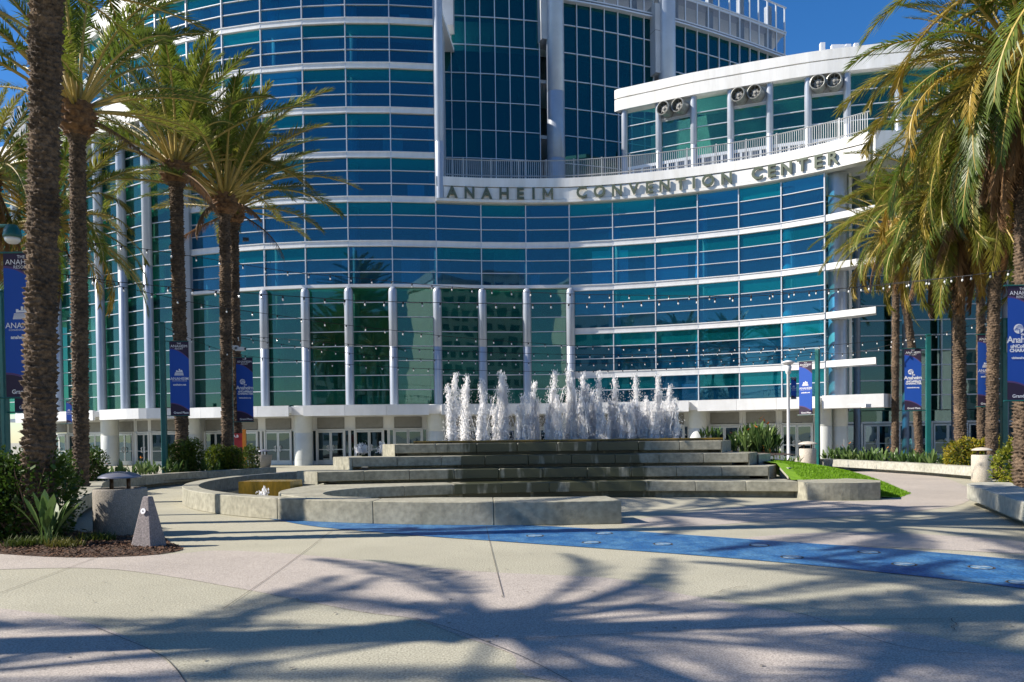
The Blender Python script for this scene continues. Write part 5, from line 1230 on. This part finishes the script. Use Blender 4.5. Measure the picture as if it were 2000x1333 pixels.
# white lamp post
x = V(1540, 860, 38.5).x; LP = thing('lamp_post', 'slim white lamp post with a flat disc head and small banner', 'street lamp', (x, 38.5, 0))
mb = MB(); mb.lathe([(.2, 0), (.2, .05), (.09, .2), (.075, .4), (.07, 4.5), (.12, 4.55), (.16, 4.85), (.13, 4.95)], 20); mb.obj('pole', M['polew'], LP, smooth=True)
mb = MB(); mb.lathe([(.13, 4.95), (.3, 5.05), (.32, 5.09), (.1, 5.16), (0, 5.17)], 24); mb.obj('lamp_head', M['polew'], LP, smooth=True)
b = banner_on(LP, .26, 3.3, 'hall', sc=.42); mb = MB(); mb.tube([(0, 0, 3.3), (.42, 0, 3.3)], .012, 6); mb.tube([(0, 0, 4.35), (.42, 0, 4.35)], .012, 6); mb.obj('arm', M['polew'], LP)
# green acorn lamp hanging in from the left edge
p = V(24, 455, 13.6); AL = thing('hanging_lamp', 'dark green lamp with clear dome hanging from a curved arm at the left edge', 'street lamp', (p.x, 13.6, p.z))
mb = MB(); mb.lathe([(.0, .17), (.09, .15), (.15, .05), (.17, -.05), (.17, -.1), (.0, -.1)], 24); mb.tube([(-1.7, 0, -.35), (-1.2, 0, .02), (-.6, 0, .14), (-.12, 0, .14), (.1, 0, .06)], .035, 8); mb.obj('housing', M['teal'], AL, smooth=True)
mb = MB(); mb.lathe([(.15, -.1), (.14, -.16), (.09, -.21), (0, -.23)], 20); mb.obj('globe', M['bulb'], AL, smooth=True); AL.scale = (.85, .85, .85)
mb = MB(); mb.lathe([(.08, -p.z), (.08, -.3), (0, -.28)], 12, (-1.7, 0, 0)); mb.obj('pole', M['teal'], AL, smooth=True)
# red direction sign with yellow post
x = V(478, 900, 35.2).x; RS = thing('direction_sign', 'red direction sign on a yellow post behind the left bushes', 'sign', (x, 35.2, 0))
mb = MB(); mb.box((0, 0, 1.05), (.13, .13, 2.1)); mb.obj('post', M['orange'], RS); mb = MB(); mb.box((-.36, 0, 1.62), (.58, .05, .62)); mb.obj('board', M['red'], RS)
me = T('A,B', .16, .004); o = link('lettering', flat([(me, -.36, 1.8)]).mesh('lettering', M['print']), RS, (0, -.03, 0))
x = V(1500, 880, 26.5).x; OS = thing('sign_posts', 'pair of orange sign posts standing right of the tall leaf clump', 'post', (x, 26.5, .6))
for dx, h in ((.03, 1.15), (-.12, .85)): mb = MB(); mb.box((dx, 0, h / 2), (.075, .075, h)); mb.obj('post', M['orange'], OS)
mb = MB(); mb.box((-.05, 0, .75), (.1, .03, .25)); mb.obj('board', M['orange'], OS)
t = thing('hose_reel', 'orange and red hose box half hidden between the left bushes', 'box', (V(392, 905, 31.6).x, 31.6, .1)); mb = MB(); mb.lathe([(.16, 0), (.17, .25), (.12, .3), (0, .3)], 14); mb.obj('body', M['red'], t, smooth=True)

# ================================================================== festoon lights
bm_ = MB(); bm_.lathe([(0, .0), (.022, 0), (.024, -.05), (.02, -.07)], 8); bm_.lathe([(.016, -.07), (.023, -.09), (.025, -.11), (.016, -.13), (0, -.135)], 8, mi=1)
BULB = bm_.mesh('bulb', [M['black'], M['bulb']])
def string(label, pts, nb, r=.009):
    """pts: (px, py, Y) knots along the wire"""
    K = [V(*p) for p in pts]; P = catmull(K, 10); t = thing('string_light', label, 'string lights', tuple(P[0]), group='festoon lights over the plaza')
    base = P[0].copy(); mb = MB(); mb.tube([p - base for p in P], r, 5); mb.obj('wire', M['black'], t)
    Ls = [0]
    for a, b in zip(P, P[1:]): Ls.append(Ls[-1] + (b - a).length)
    for i in range(nb):
        s = Ls[-1] * (i + .5) / nb; j = max(k for k in range(len(P)) if Ls[k] <= s); q = P[j].lerp(P[min(j + 1, len(P) - 1)], (s - Ls[j]) / max(1e-6, (Ls[min(j + 1, len(P) - 1)] - Ls[j])))
        o = link('bulb', BULB, t, q - base); o.rotation_euler = (R.uniform(-.15, .15), R.uniform(-.15, .15), 0)
string('upper festoon string drooping from the second left palm to the right edge', [(160, 474, 21.5), (248, 482, 22.1), (408, 506, 23), (564, 531, 24), (714, 545, 25), (862, 559, 25.6), (1053, 572, 26), (1236, 577, 26), (1415, 578, 25.5), (1582, 568, 24.5), (1748, 555, 23), (1870, 541, 21.5), (1990, 526, 19.5)], 44)
string('second festoon string crossing just below the upper one', [(108, 534, 17), (230, 551, 18), (391, 566, 19), (553, 578, 20), (715, 588, 21), (879, 592, 22), (1042, 594, 22.6), (1208, 592, 23), (1372, 584, 23), (1500, 577, 23), (1625, 566, 22.5), (1748, 553, 22), (1900, 538, 20)], 46)
string('third festoon string sloping down from the left wing towards the sign posts', [(150, 540, 21.5), (284, 571, 22.5), (412, 598, 24), (533, 615, 25), (650, 632, 26), (762, 645, 27.5), (870, 657, 29), (1007, 668, 30.5), (1135, 676, 32), (1270, 680, 33.5), (1420, 680, 34.5), (1520, 678, 35.5), (1596, 690, 36.8)], 40)
string('dense festoon string from the left camera pole to the middle right pole', [(452, 655, 33.4), (560, 663, 33), (700, 674, 31.8), (850, 684, 32), (1000, 690, 32.2), (1150, 693, 32.4), (1300, 692, 32.4), (1450, 686, 32.3), (1600, 676, 32.1), (1720, 666, 32), (1813, 655, 31.9)], 50)
string('lower dense festoon string from the left camera pole to the pole by the lamp post', [(452, 658, 33.4), (560, 674, 33.4), (700, 692, 33), (850, 703, 34), (1000, 708, 35), (1150, 710, 35.8), (1300, 707, 36.4), (1450, 700, 36.7), (1597, 688, 36.8)], 44)
string('lowest festoon string sagging above the water jets', [(321, 640, 29.9), (452, 690, 31), (600, 706, 31), (760, 717, 32.5), (900, 723, 34), (1050, 726, 35), (1200, 724, 35.8), (1350, 717, 36.3), (1480, 706, 36.6), (1597, 692, 36.8)], 42)
string('short festoon string linking the lamp-side pole to the right-hand palms', [(1597, 690, 36.8), (1660, 690, 35), (1730, 676, 33.5), (1790, 662, 32), (1860, 646, 30), (1925, 628, 28.5), (1961, 622, 27.6)], 16)
